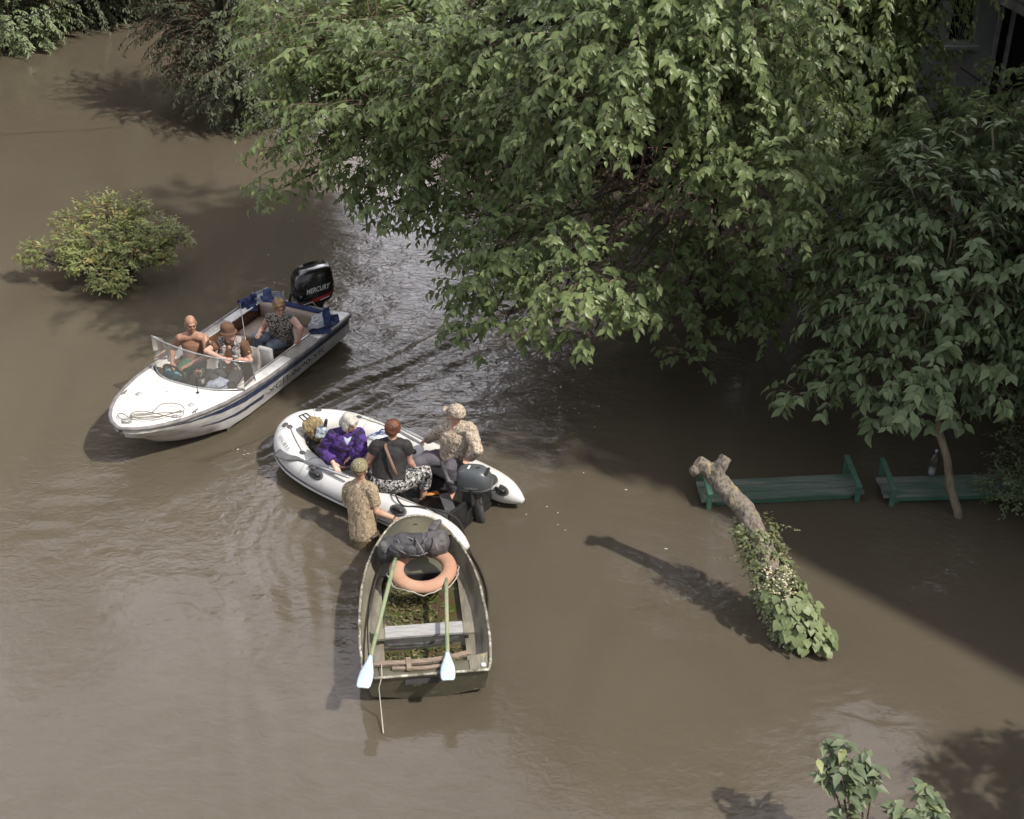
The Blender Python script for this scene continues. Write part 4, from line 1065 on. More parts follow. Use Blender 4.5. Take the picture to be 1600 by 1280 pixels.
    m = MB(); m.box(Fm(2.50, .02, .46), (.05, .035, .03), Fm.ax()); m.tube([Fm(2.50, .02, .47), Fm(2.44, .03, .58)], .012, 6); m.ell(Fm(2.44, .03, .59), .025); obj('throttle_lever', m, BLACKP, root)
    # windscreen
    top = lambda f: Fm(2.50 - .10 * f * f, f * .70, .90 + .02 * (1 - f))
    bot = lambda f: Fm(ub(f) - .01, f * (hw(ub(f)) - .05), zg(ub(f)) + .012 + .055 * (1 - f * f))
    fs = np.linspace(-1, 1, 17)
    m = MB(); m.loft([[bot(f) for f in fs], [bot(f).lerp(top(f), .5) for f in fs], [top(f) for f in fs]], False, False, False)
    for sg in (-1, 1):
        m.add([bot(sg), top(sg), Fm(2.22, sg * .69, .80), Fm(2.16, sg * .68, zg(2.16) + .02)], [(0, 1, 2, 3)])
    ws = obj('windscreen', m, glass_mat('acrylic pane', (.84, .83, .80, 1), .09), root)
    m = MB(); m.tube([top(f) for f in fs], .010, 6); m.tube([bot(f) for f in fs], .014, 6)
    for sg in (-1, 1): m.tube([top(sg), Fm(2.22, sg * .69, .80), Fm(2.16, sg * .68, zg(2.16) + .02)], .010, 6)
    obj('frame', m, ALU, ws)
    m = MB(); m.tube([Fm(2.83, .30, .58), Fm(2.83, .30, .80)], .006, 5); m.ell(Fm(2.83, .30, .585), (.022, .022, .012)); obj('antenna', m, BLACKP, root)
    m = MB(); m.tube([Fm(2.18, .66, .47), Fm(2.18, .66, .66)], .012, 6); m.ell(Fm(2.18, .66, .47), (.03, .03, .01)); obj('screen_post', m, ALU, root)
    # thin mast ropes / side rails seen behind the seats
    m = MB(); m.tube([at(375, 474, .50), at(379, 500, .62), at(384, 533, .55)], .006, 5); obj('stay_wire', m, ALU, root)
    # deck fittings
    for u, v, r in ((3.18, -.33, .042), (2.98, -.05, .024), (3.1, .40, .042), (3.42, .40, .036)):
        zz = zg(u) + .006 + .055 * (1 - (v / hw(u)) ** 2) * .8
        m = MB(); m.ell(Fm(u, v, zz), (r, r, .012), Fm.ax(), 16, 6); obj('deck_filler_cap', m, ALU, root)
    for u, v in ((3.22, -.52), (3.2, .54)):
        m = MB(); zz = zg(u) + .035; m.bar(Fm(u - .05, v, zz), Fm(u + .05, v, zz), .014, .014); m.bar(Fm(u, v, zz - .03), Fm(u, v, zz), .014, .014, (1, 0, 0)); obj('cleat', m, RAILM, root, False)
    m = MB(); m.tube([Fm(3.80, -.06, .64), Fm(3.86, 0, .66), Fm(3.80, .06, .64)], .012, 6); m.ell(Fm(3.80, .0, .635), (.05, .07, .012), Fm.ax()); obj('bow_eye', m, ALU, root)
    # outboard engine
    ax = Fm.ax(-.62)
    Eo = Fm(-.22, 0, -.12)
    Fe = lambda u, v, z: Eo + (ax[0] * (u + .20) + ax[1] * v) * 1.13 + Vector((0, 0, z * 1.0 if z < .5 else .5 + (z - .5) * 1.12))
    eng = MB(); cx = -.20
    rings = []
    for zz, a, b, du in ((.50, .17, .115, .02), (.56, .235, .15, 0), (.66, .262, .168, -.005), (.78, .262, .168, -.01), (.90, .25, .160, -.01), (.975, .225, .14, -.02), (1.0, .19, .115, -.03)):
        rings.append(superellipse_ring(Fe(cx + du, 0, zz), ax, a * 1.13, b * 1.13, 32, 4.2))
    # the cowl slopes down towards the boat
    rings = [[p + Vector((0, 0, -.10 * max(0, (p - Fe(cx, 0, 0)).dot(ax[0])) * ((p.z - .43) / .5) * 2.4)) for p in r] for r in rings]
    eng.loft(rings)
    en = obj('outboard_engine', eng, mat('black gloss cowling', (0.012, 0.012, 0.013, 1), .16, coat=.6), root, auto=50)
    m = MB()
    m.loft([superellipse_ring(Fe(-.19, 0, zz), ax, a * 1.15, b * 1.15, 18, 2.6) for zz, a, b in ((.52, .165, .11), (.40, .13, .085), (.25, .10, .055), (-.1, .09, .045), (-.35, .09, .03))])
    obj('leg', m, BLACKP, en)
    m = MB(); m.box(Fm(-.02, 0, .38), (.05, .10, .13), ax); obj('clamp_bracket', m, BLACKP, en, False, bevel=.01)
    for sg in (-1, 1):
        m = MB(); rows = []
        for t in np.linspace(-1, 1, 19):
            # band that dips at the front of the cowl and rises to the back
            u = .22 * -t; zz = .575 + .085 * ((t + 1) / 2) ** 1.6
            def side(u_, z_):
                a = float(np.interp(z_, [.5, .56, .66, .78, .88], [.17, .235, .262, .262, .245])); b = float(np.interp(z_, [.5, .56, .66, .78, .88], [.115, .15, .168, .168, .158]))
                x = min(.999, abs(u_) / a); return b * (1 - x ** 4.2) ** (1 / 4.2)
            w_ = .012 + .016 * (1 - abs(t))
            rows.append([Fe(cx + u, sg * (side(u, zz + w_) + .003), zz + w_), Fe(cx + u, sg * (side(u, zz - w_) + .003), zz - w_)])
        m.loft(rows, False, False, False); obj('red_stripe', m, REDM, en, True)
    text('lettering', 'MERCURY', Fe(cx + .135, .1735, .705), -ax[0] * 1.0 + Fm.z * .10, Fm.z, .075, WHITEINK, en, .002, .25, fit=.36, bold=.018)
    text('small_lettering', '75', Fe(cx + .215, .150, .665), -ax[0], Fm.z, .03, WHITEINK, en, .004)
    m = MB(); m.bar(Fe(cx - .04, .170, .590), Fe(cx - .17, .158, .612), .004, .012); obj('side_lettering', m, WHITEINK, en, False)
    m = MB(); m.tube([Fm(.06, -.22, .40), Fm(.02, -.20, .56), Fm(-.06, -.10, .60)], .022, 8); obj('control_cable', m, BLACKP, en)
    m = MB(); m.tube([Fm(.10, .02, .46), Fm(.02, .16, .52), Fm(.0, .22, .44)], .010, 6); obj('handle_bar', m, ALU, en)
    # registration along the side
    k = (hw(1.9) * .985 - hw(1.9) * .965)
    text('registration', 'ХСП-0690-УК', Fm(2.02, .755, .235), -Fm.u + Fm.v * .012, Fm.z + Fm.v * .12, .075, DARKINK, root, .004, 0, fit=1.30, bold=.010)
    return root

def build_motorboat_goods():
    Fm = FM
    # rope on the foredeck
    pts = []
    def dz(u, v): return .615 + .05 * (1 - min(1, abs(v) / .6) ** 2) * (3.92 - u)
    loops = [(208, 655), (190, 655), (183, 650), (186, 645), (196, 648), (202, 654), (209, 650), (230, 648), (250, 645), (283, 645), (289, 640), (285, 633), (268, 629), (250, 632), (242, 640), (236, 646), (205, 648), (203, 652), (222, 653),
             (248, 651), (262, 648), (286, 642), (288, 648), (278, 653), (262, 651), (240, 645), (222, 642), (206, 644), (203, 651), (225, 656), (250, 652), (268, 646), (284, 641)]
    for i, (x, y) in enumerate(loops): pts.append(at(x, y, .650 - .012 * (x < 215) + .004 * (i % 5)))
    m = MB(); m.tube(round_off(pts, 3), .0065, 6); r = obj('rope', m, ROPE, None); tag(r, 'thin grey rope lying in loops on the white foredeck', 'rope')
    # jackets and covers
    def cloth(name, blobs, mt, label, cat, wr=.012, seed=0, sc=(9, 9, 9), vox=.016):
        mb = MB()
        for c, rr, yaw in blobs:
            cy, sy = math.cos(yaw), math.sin(yaw)
            mb.ell(c, rr, (Vector((cy, sy, 0)), Vector((-sy, cy, 0)), Vector((0, 0, 1))))
        o = organic(name, mb, mt, None, vox, 4, wr, sc, seed); tag(o, label, cat); return o
    yaw = math.atan2(Fm.u.y, Fm.u.x)
    def sheet(name, corners, mt, label, cat, parent=None, amp=.03, freq=11, seed=0, nu=34, nv=30, sag=.0, th=.010):
        """a crumpled piece of cloth hung between four corners"""
        a, b, c, d = corners; mb = MB(); rows = []
        s_, t_ = np.meshgrid(np.linspace(0, 1, nu), np.linspace(0, 1, nv)); s_, t_ = s_.ravel(), t_.ravel()
        A = np.array([list(p) for p in (a, b, c, d)])
        P_ = (A[0] * ((1 - s_) * (1 - t_))[:, None] + A[1] * (s_ * (1 - t_))[:, None] + A[2] * (s_ * t_)[:, None] + A[3] * ((1 - s_) * t_)[:, None])
        n = np.cross(A[1] - A[0], A[3] - A[0]); n /= np.linalg.norm(n)
        q = P_ * freq; q = q + .8 * np.stack([vnoise(q * .6, seed + 1), vnoise(q * .6, seed + 2), vnoise(q * .6, seed + 3)], 1)
        h = amp * ((1 - 2 * np.abs(vnoise(q, seed))) + .5 * vnoise(q * 2.1, seed + 4))
        e = np.minimum(np.minimum(s_, 1 - s_), np.minimum(t_, 1 - t_))
        P_ = P_ + n * h[:, None] + np.array([0, 0, 1.0]) * (-sag * np.sin(np.pi * s_) * np.sin(np.pi * t_))[:, None]
        P_ = P_ + np.stack([vnoise(q * .5, seed + 7), vnoise(q * .5, seed + 8), vnoise(q * .5, seed + 9)], 1) * .035 * (1 - np.clip(e * 6, 0, 1))[:, None]
        rows = [[Vector(P_[k * nu + m_]) for m_ in range(nu)] for k in range(nv)]
        mb.loft(rows, False, False, False)
        o = obj(name, mb, mt, parent, True, solid=th)
        if label: tag(o, label, cat)
        return o
    jk = empty('jacket', at(385, 472, .5), 'blue jacket hung over the far side rail of the motorboat', 'jacket')
    sheet('jacket_body', (at(371, 470, .52), at(398, 456, .56), at(404, 484, .44), at(380, 489, .42)), NAVYCLOTH, None, None, jk, .035, 13, 3)
    sheet('sleeve', (at(384, 480, .47), at(396, 474, .48), at(401, 499, .26), at(393, 503, .24)), NAVYCLOTH, None, None, jk, .022, 14, 5)
    aw = empty('folded_awning', at(420, 462, .5), 'pale grey folded awning with clear film on the stern behind the seated woman', 'awning')
    sheet('film', (at(394, 458, .53), at(420, 448, .58), at(432, 470, .47), at(402, 476, .45)), GREYCLOTH, None, None, aw, .035, 9, 7)
    sheet('navy_binding', (at(412, 452, .60), at(424, 450, .60), at(428, 473, .49), at(411, 474, .48)), NAVYCLOTH, None, None, aw, .018, 10, 9, 24, 24)
    sheet('clear_fold', (at(424, 454, .57), at(444, 458, .55), at(448, 470, .47), at(426, 472, .47)), GREYCLOTH, None, None, aw, .03, 12, 11, 24, 24)
    ab = empty('awning_bag', at(500, 505, .5), 'navy folded awning with a clear window on the stern corner beside the woman', 'awning')
    sheet('clear_window', (at(484, 494, .60), at(505, 486, .66), at(508, 512, .52), at(483, 518, .49)), GREYCLOTH, None, None, ab, .02, 13, 13, 26, 26)
    sheet('navy_edge', (at(503, 484, .67), at(512, 483, .66), at(517, 512, .50), at(507, 515, .51)), NAVYCLOTH, None, None, ab, .014, 12, 15, 20, 30)
    sheet('navy_base', (at(482, 515, .50), at(512, 508, .50), at(516, 521, .46), at(484, 524, .45)), NAVYCLOTH, None, None, ab, .016, 12, 17, 26, 20)
    sheet('navy_bundle', (at(514, 497, .52), at(530, 492, .50), at(530, 507, .45), at(514, 515, .45)), NAVYCLOTH, None, None, ab, .022, 12, 19, 24, 24)
    cloth('cyan_cloth', [(at(266, 584, .50), (.12, .07, .04), yaw + 1.4), (at(274, 588, .48), (.10, .07, .05), yaw + 1.3), (at(260, 588, .47), (.07, .06, .04), yaw)], mat('cyan cloth', (0.11, 0.36, 0.42, 1), .8, (0.07, 0.26, 0.32, 1), 14, bump=.5, bscale=25),
          'crumpled cyan cloth behind the windscreen', 'cloth', .02, 11, (18, 18, 18), .012)
    cloth('bundle', [(at(342, 603, .36), (.16, .13, .10), yaw + 1.3), (at(330, 606, .34), (.10, .09, .08), yaw), (at(354, 604, .35), (.10, .09, .08), yaw)], mat('pale blue grey plastic bag', (0.36, 0.40, 0.50, 1), .5, (0.26, 0.30, 0.40, 1), 9, bump=.6, bscale=16),
          'pale blue bundle under the windscreen beside the man in the brown hat', 'bag', .02, 13, (13, 13, 13))

def build_inflatable():
    Fi = FI; ax = Fi.ax()
    root = empty('inflatable_boat', Fi(1.5, 0, 0), 'white inflatable dinghy with grey outboard between its two tubes', 'boat')
    half = [(-.03, .535, .12, .03), (.06, .535, .14, .09), (.2, .54, .16, .145), (.38, .545, .18, .172), (.7, .55, .20, .178), (1.2, .555, .20, .180), (1.8, .55, .21, .180), (2.2, .53, .225, .180), (2.5, .47, .245, .19), (2.72, .37, .265, .19), (2.87, .24, .285, .19), (2.95, .11, .295, .19)]
    path = half + [(2.97, 0, .30, .19)] + [(u, -v, z, r) for u, v, z, r in half[::-1]]
    # smooth the run of the tube
    A = np.array(path); t = np.arange(len(A)); tt = np.linspace(0, len(A) - 1, 120)
    S = np.stack([np.interp(tt, t, A[:, k]) for k in range(4)], 1)
    for _ in range(3): S[1:-1] = (S[:-2] + 2 * S[1:-1] + S[2:]) / 4
    m = MB(); m.tube([Fi(u, v, z) for u, v, z, r in S], list(S[:, 3]), 28, True, 1.0, (0, 0, 1))
    obj('air_tube', m, PVC, root)
    Sx = S[8:-8]
    def on_tube(i_frac, ang, extra=0.0):
        """point on the tube skin: ang 0 = outward, 90 = top"""
        k = i_frac * (len(S) - 1); a = int(min(len(S) - 2, max(0, k))); f = k - a
        p = S[a] * (1 - f) + S[a + 1] * f; d = S[min(a + 1, len(S) - 1)] - S[max(0, a - 1)]
        T = (Fi.u * d[0] + Fi.v * d[1]).normalized(); O = Vector((T.y, -T.x, 0)); 
        c = Fi(p[0], p[1], 0)
        if (c + O - Fi(1.4, 0, 0)).length < (c - O - Fi(1.4, 0, 0)).length: O = -O
        n = O * math.cos(ang) + Vector((0, 0, 1)) * math.sin(ang)
        return Fi(p[0], p[1], p[2]) + n * (p[3] + extra), n, T
    for ang, r_, mt, nm in ((-.12, .014, PVCGREY, 'rubbing_strake'), (-.32, .020, PVC, 'lower_strake')):
        m = MB(); m.tube([on_tube(f, ang, .002)[0] for f in np.linspace(.05, .95, 80)], r_, 8); obj(nm, m, mt, root)
    m = MB(); m.slab([Fi(.3, -.42, .07), Fi(2.2, -.42, .07), Fi(2.6, -.3, .09), Fi(2.8, 0, .10), Fi(2.6, .3, .09), Fi(2.2, .42, .07), Fi(.3, .42, .07)], .03); obj('floor', m, DKFLOOR, root, False)
    m = MB(); m.box(Fi(.33, 0, .15), (.022, .38, .19), ax); tr = obj('transom', m, BLACKP, root, False, bevel=.006)
    for sg in (-1, 1):
        m = MB(); m.add([Fi(.36, sg * .37, .36), Fi(.56, sg * .40, .33), Fi(.36, sg * .43, .28), Fi(.36, sg * .31, .35), Fi(.36, sg * .31, .2)], [(0, 1, 2), (0, 3, 4, 2)]); obj('transom_flap', m, PVCGREY, root, False, solid=.012)
    for u in (1.22, 1.95):
        m = MB(); m.box(Fi(u, 0, .345), (.105, .50, .014), ax); obj('seat_board', m, mat('grey seat board', (0.20, 0.205, 0.21, 1), .6, (0.14, 0.14, 0.15, 1), 8), root, False, bevel=.006)
    for f in (.10, .30, .42, .58, .70, .90):
        m = MB(); m.tube([on_tube(f, a, .0015)[0] for a in np.linspace(-.3, 2.6, 22)], .0045, 5); obj('seam', m, mat('grey seam tape', (0.42, 0.42, 0.41, 1), .6) if f == .10 else bpy.data.materials['grey seam tape'], root)
    # handles, rope rings and patches on the tubes: (position along the tube, angle, long half, short half)
    def patch(name, f, ang, a, b, th=.012, mt=PVCGREY, hump=.0):
        c, n, T = on_tube(f, ang); B = n.cross(T)
        m = MB(); m.ell(c, (a, b, th), (T, B, n), 20, 6)
        o = obj(name, m, mt, root)
        if hump:
            h = MB(); h.tube([c + T * (-a * .62), c + T * (-a * .35) + n * hump, c + T * (a * .35) + n * hump, c + T * (a * .62)], b * .34, 8); obj('handle_grip', h, BLACKP, o)
        return o
    grid = []
    for f in np.linspace(.01, .99, 240):
        for ang in np.linspace(-.3, 2.6, 60):
            c, n, T = on_tube(f, ang)
            e = Vector((0, 0, CAM_H)) - c
            if n.dot(e) <= 0: continue
            dep = -(e.y * cP - e.z * sP); grid.append((800 - F_PX * e.x / dep, 640 + F_PX * (e.y * sP + e.z * cP) / dep, f, ang))
    G = np.array(grid)
    def spot(px, py):
        k = int(np.argmin((G[:, 0] - px) ** 2 + (G[:, 1] - py) ** 2)); return float(G[k, 2]), float(G[k, 3])
    for px, py in ((494, 741), (624, 798), (783, 766), (446, 664)): patch('carry_handle', *spot(px, py), .115 if px > 460 else .05, .062 if px > 460 else .04, .012, PVCGREY, .035 if px > 460 else .0)
    for px, py in ((453, 667), (473, 708), (498, 641), (560, 651), (598, 769), (661, 793), (648, 706), (750, 730), (700, 706)): patch('rope_ring', *spot(px, py), .045, .034, .014)
    patch('round_patch', *spot(766, 749), .10, .07, .006)
    def line(name, spots_, r_, mt):
        P_ = [on_tube(*spot(*q), .008)[0] for q in spots_]; m = MB(); m.tube(round_off(P_, 2), r_, 5); obj(name, m, mt, root)
    line('life_line', ((453, 667), (460, 684), (473, 708)), .006, ROPE); line('life_line', ((598, 769), (630, 783), (661, 793)), .005, ROPE); line('life_line', ((560, 651), (610, 668), (648, 690)), .005, ROPE)
    # emblems printed on the bow
    c, n, T = on_tube(*spot(476, 652), .004); B = n.cross(T)
    for dx in (-1, 0, 1):
        m = MB(); p = c + T * (.055 * dx)
        m.bar(p - B * .045 + T * .02, p + B * .045 + T * .0, .016, .004, n); 
        if dx < 1: m.bar(p + B * .045, p + T * .055 + B * .045, .014, .004, n); m.bar(p - B * .045 + T * .02, p + T * .07 - B * .045, .014, .004, n)
        obj('bow_emblem', m, DARKINK, root, False)
    for k, chv in enumerate('KOLIBRI'):
        c, n, T = on_tube(*spot(438.5 + 1.9 * k, 684 + 3.0 * k), .003)
        if T.y > 0: T = -T
        U_ = n.cross(T)
        text('lettering', chv, c - T * .018 - U_ * .02, T, U_, .045, RAILM, root, .003, fit=.030 if chv != 'I' else .012, bold=.015)
    # oarlocks
    for f in (.285, .735):
        c, n, T = on_tube(f, 1.15); m = MB(); m.box(c + n * .012, (.05, .03, .018), (T, n.cross(T), n)); m.tube([c, c + n * .06], .012, 8); obj('oarlock', m, PVCGREY, root, False)
    # outboard engine, tilted head with a tiller
    cen = at(741, 748, .58); yaw = -.35
    ca, sa = math.cos(yaw), math.sin(yaw)
    e0 = (-Fi.u * ca + Fi.v * sa).normalized(); e1 = Vector((-e0.y, e0.x, 0)); e2 = Vector((0, 0, 1))
    tilt = Matrix.Rotation(-.10, 3, e1); a3 = (tilt @ e0, e1, tilt @ e2)
    m = MB(); rings = []
    for h_, a, b, du in ((-.155, .12, .09, -.02), (-.12, .185, .125, 0), (-.05, .205, .14, .0), (.03, .20, .138, 0), (.09, .18, .125, -.005), (.13, .15, .105, -.015), (.148, .09, .065, -.02)):
        rings.append(superellipse_ring(cen + a3[2] * h_ + a3[0] * du, a3, a, b, 28, 2.7))
    m.loft(rings); en = obj('outboard_engine', m, COWLGREY, root, auto=60)
    m = MB(); m.loft([superellipse_ring(cen + a3[2] * h_, a3, a, b, 28, 2.7) for h_, a, b in ((-.10, .196, .132), (-.088, .208, .143), (-.075, .196, .132))]); obj('cowl_seam', m, PVCGREY, en)
    m = MB(); m.ell(cen + a3[2] * .146 + a3[0] * .06, (.022, .022, .006), a3, 14, 5); obj('starter_cap', m, BLACKP, en)
    m = MB(); m.box(cen + a3[2] * .1475 - a3[0] * .045, (.012, .035, .004), a3); obj('white_label', m, WHITEINK, en, False)
    m = MB(); m.box(cen + a3[2] * .105 + a3[0] * .160, (.02, .07, .012), a3); obj('pull_handle', m, BLACKP, en, False, bevel=.006)
    c = cen + e1 * -.1415 - a3[2] * .02 
    sd = 1 if (cen + e1 - Vector((0, 0, 9))).length < (cen - e1 - Vector((0, 0, 9))).length else -1
    rgt = a3[0] if sd < 0 else -a3[0]
    text('lettering', 'YAMAHA', cen + e1 * (sd * .1405) - rgt * .085 - a3[2] * .055, rgt, a3[2], .03, ALU, en, .004, fit=.16)
    m = MB(); m.loft([superellipse_ring(cen + a3[2] * h_ + a3[0] * du, a3, a, b, 16, 2.5) for h_, a, b, du in ((-.14, .10, .08, -.03), (-.26, .075, .06, -.02), (-.45, .06, .04, .0), (-.75, .05, .03, .02))]); obj('leg', m, PVCGREY, en)
    m = MB(); m.box(Fi(.31, 0, .40), (.07, .09, .11), ax); m.bar(Fi(.30, 0, .42), cen - a3[2] * .2, .09, .09); obj('clamp_bracket', m, BLACKP, en, False, bevel=.01)
    m = MB(); m.tube([cen - a3[2] * .10 - a3[0] * .17, at(701, 752, .58), at(690, 722, .66)], [.03, .026, .022], 10); obj('tiller', m, PVCGREY, en)
    m = MB(); cc = cen - a3[2] * .17 + a3[0] * .19; m.tube([cc + a3[0] * (.07 * math.cos(t)) + e1 * (.07 * math.sin(t)) - e2 * .02 * math.sin(t) for t in np.linspace(0, 6.28, 20)], .006, 5); obj('cable_loop', m, BLACKP, en)
    m = MB(); m.bar(at(694, 772, .30), at(704, 798, .28), .12, .02); obj('splash_plate', m, PVCGREY, root, False)
    return root, on_tube

def lathe_oar(a, b, blade_len, r, mt_shaft, mt_blade, label, group, up=(0, 0, 1), w=.085, parent=None, cuff=0.0):
    """oar from grip a to blade tip b"""
    a, b = Vector(a), Vector(b); t = (b - a).normalized(); L = (b - a).length
    root = empty('oar', a, label, 'oar', group)
    m = MB(); m.tube([a, a + t * .12, a + t * (L - blade_len)], [r * .85, r, r], 10); obj('shaft', m, mt_shaft, root)
    u = Vector(up); u = (u - t * u.dot(t)).normalized(); s = t.cross(u)
    prof = [(0, r * 1.15), (.10, r * 1.25), (.28, w * .62), (.5, w * .92), (.75, w), (.93, w * .92), (1.0, w * .72)]
    rings = []
    for f, hw_ in prof:
        c = a + t * (L - blade_len * (1 - f)); th = r * 1.1 * (1 - f) + .006
        rings.append([c + s * (hw_ * math.cos(k * math.pi / 6)) + u * (th * math.sin(k * math.pi / 6)) for k in range(12)])
    m = MB(); m.loft(rings); obj('blade', m, mt_blade, root)
    return root

def build_inflatable_goods(on_tube):
    Fi = FI
    gshaft = mat('grey oar tube', (0.50, 0.50, 0.50, 1), .3, metallic=.5); gblade = mat('dark grey oar blade', (0.10, 0.10, 0.105, 1), .5, (0.14, .14, .14, 1), 8)
    lathe_oar(at(545, 746, .46), at(433, 706, .36), .42, .018, gshaft, gblade, 'oar with a dark grey blade shipped along the near side of the inflatable', 'oars of the inflatable', (0, -.35, 1), .08)
    lathe_oar(at(668, 690, .45), at(582, 646, .42), .10, .018, gshaft, gblade, 'pale grey oar shaft laid along the far tube by the man in camouflage', 'oars of the inflatable', (0, 0, 1), .03)
    def cloth(name, blobs, mt, label, cat, wr=.012, seed=0, sc=(12, 12, 12), vox=.012):
        mb = MB()
        for c, rr, yaw in blobs:
            cy, sy = math.cos(yaw), math.sin(yaw); mb.ell(c, rr, (Vector((cy, sy, 0)), Vector((-sy, cy, 0)), Vector((0, 0, 1))))
        o = organic(name, mb, mt, None, vox, 3, wr, sc, seed); tag(o, label, cat); return o
    straw = mat('straw coloured mesh', (0.34, 0.26, 0.14, 1), .85, (0.20, 0.145, 0.075, 1), 18, .42, .6, bump=.8, bscale=40)
    root = empty('shopping_bag', at(487, 676, .45), 'straw coloured bag of food with hanging handles in the bow of the inflatable', 'bag')
    mb = MB()
    for c, rr in [(at(487, 661, .56), (.085, .07, .075)), (at(495, 663, .52), (.07, .06, .09)), (at(481, 667, .52), (.075, .06, .08)), (at(490, 670, .45), (.10, .08, .11)), (at(494, 678, .36), (.09, .08, .10))]: mb.ell(c, rr)
    organic('sack', mb, straw, root, .012, 2, .022, (16, 16, 16), 21)
    for a, b_, c in (((479, 664, .56), (477, 674, .42), (477, 681, .34)), ((486, 667, .55), (489, 680, .42), (488, 686, .34)), ((492, 656, .60), (499, 653, .58), (500, 664, .48))):
        m = MB(); m.tube([at(*a), at(*b_), at(*c)], [.012, .014, .010], 6); obj('handle', m, straw, root)
    cloth('plastic_bag', [(at(502, 672, .48), (.07, .06, .06), 0), (at(500, 679, .42), (.07, .06, .06), .5), (at(506, 668, .46), (.04, .04, .05), 0)], mat('pale blue print plastic', (0.45, 0.50, 0.55, 1), .4, (0.16, 0.22, 0.30, 1), 20, .5, .6),
          'pale blue patterned plastic bag between the straw bag and the woman in purple', 'bag', .014, 23)
    m = MB(); m.tube([at(507, 672, .40), at(509, 660, .62), at(510, 656, .66)], [.022, .022, .018], 8); o = obj('umbrella_handle', m, BLACKP, None); tag(o, 'dark umbrella handle standing beside the woman in purple', 'umbrella')
    b = cloth('carrier_bag', [(at(594, 683, .34), (.14, .10, .07), .3), (at(604, 680, .36), (.10, .08, .06), 0), (at(585, 684, .30), (.08, .07, .06), 0)], mat('white blue striped plastic', (0.55, 0.58, 0.64, 1), .4, (0.045, 0.08, 0.24, 1), 5, .52, .56, stretch=(1, 1, 6)),
          'white and blue striped carrier bag in the inflatable beyond the woman in black', 'bag', .014, 25)
    m = MB(); m.tube([at(590, 678, .36), at(596, 671, .50), at(606, 672, .48), at(608, 678, .38)], .008, 6); obj('handle', m, NAVYCLOTH, b)
    cloth('orange_rag', [(at(672, 772, .10), (.06, .035, .02), .3), (at(681, 770, .10), (.05, .03, .02), -.4)], mat('orange cloth', (0.55, 0.22, 0.06, 1), .8), 'small orange rag on the dark floor by the transom of the inflatable', 'cloth', .012, 41)
    cloth('black_bag', [(at(496, 692, .22), (.09, .14, .10), -.5), (at(502, 703, .20), (.08, .12, .09), -.5)], mat('black holdall', (0.018, 0.018, 0.018, 1), .7), 'black bag on the floor behind the woman in purple', 'bag', .01, 27)
    # black mooring rope over the near tube
    pts = [at(616, 762, .43), at(618, 774, .45), at(624, 786, .40), at(632, 792, .37), at(650, 791, .39), at(664, 793, .385), at(690, 799, .37), at(706, 805, .36), at(716, 812, .33), at(722, 822, .27), at(726, 838, .14), at(734, 862, .02), at(748, 885, .02), at(758, 910, .02), at(763, 935, .02), at(761, 965, .03)]
    m = MB(); P2 = [pts[0]] + [q for a, b_ in zip(pts, pts[1:]) for q in (a.lerp(b_, .5), b_)]
    m.tube(round_off(pts, 3), .010, 6); o = obj('mooring_rope', m, BLACKROPE, None); tag(o, 'black mooring rope running over the near tube and trailing beside the rowing boat', 'rope')

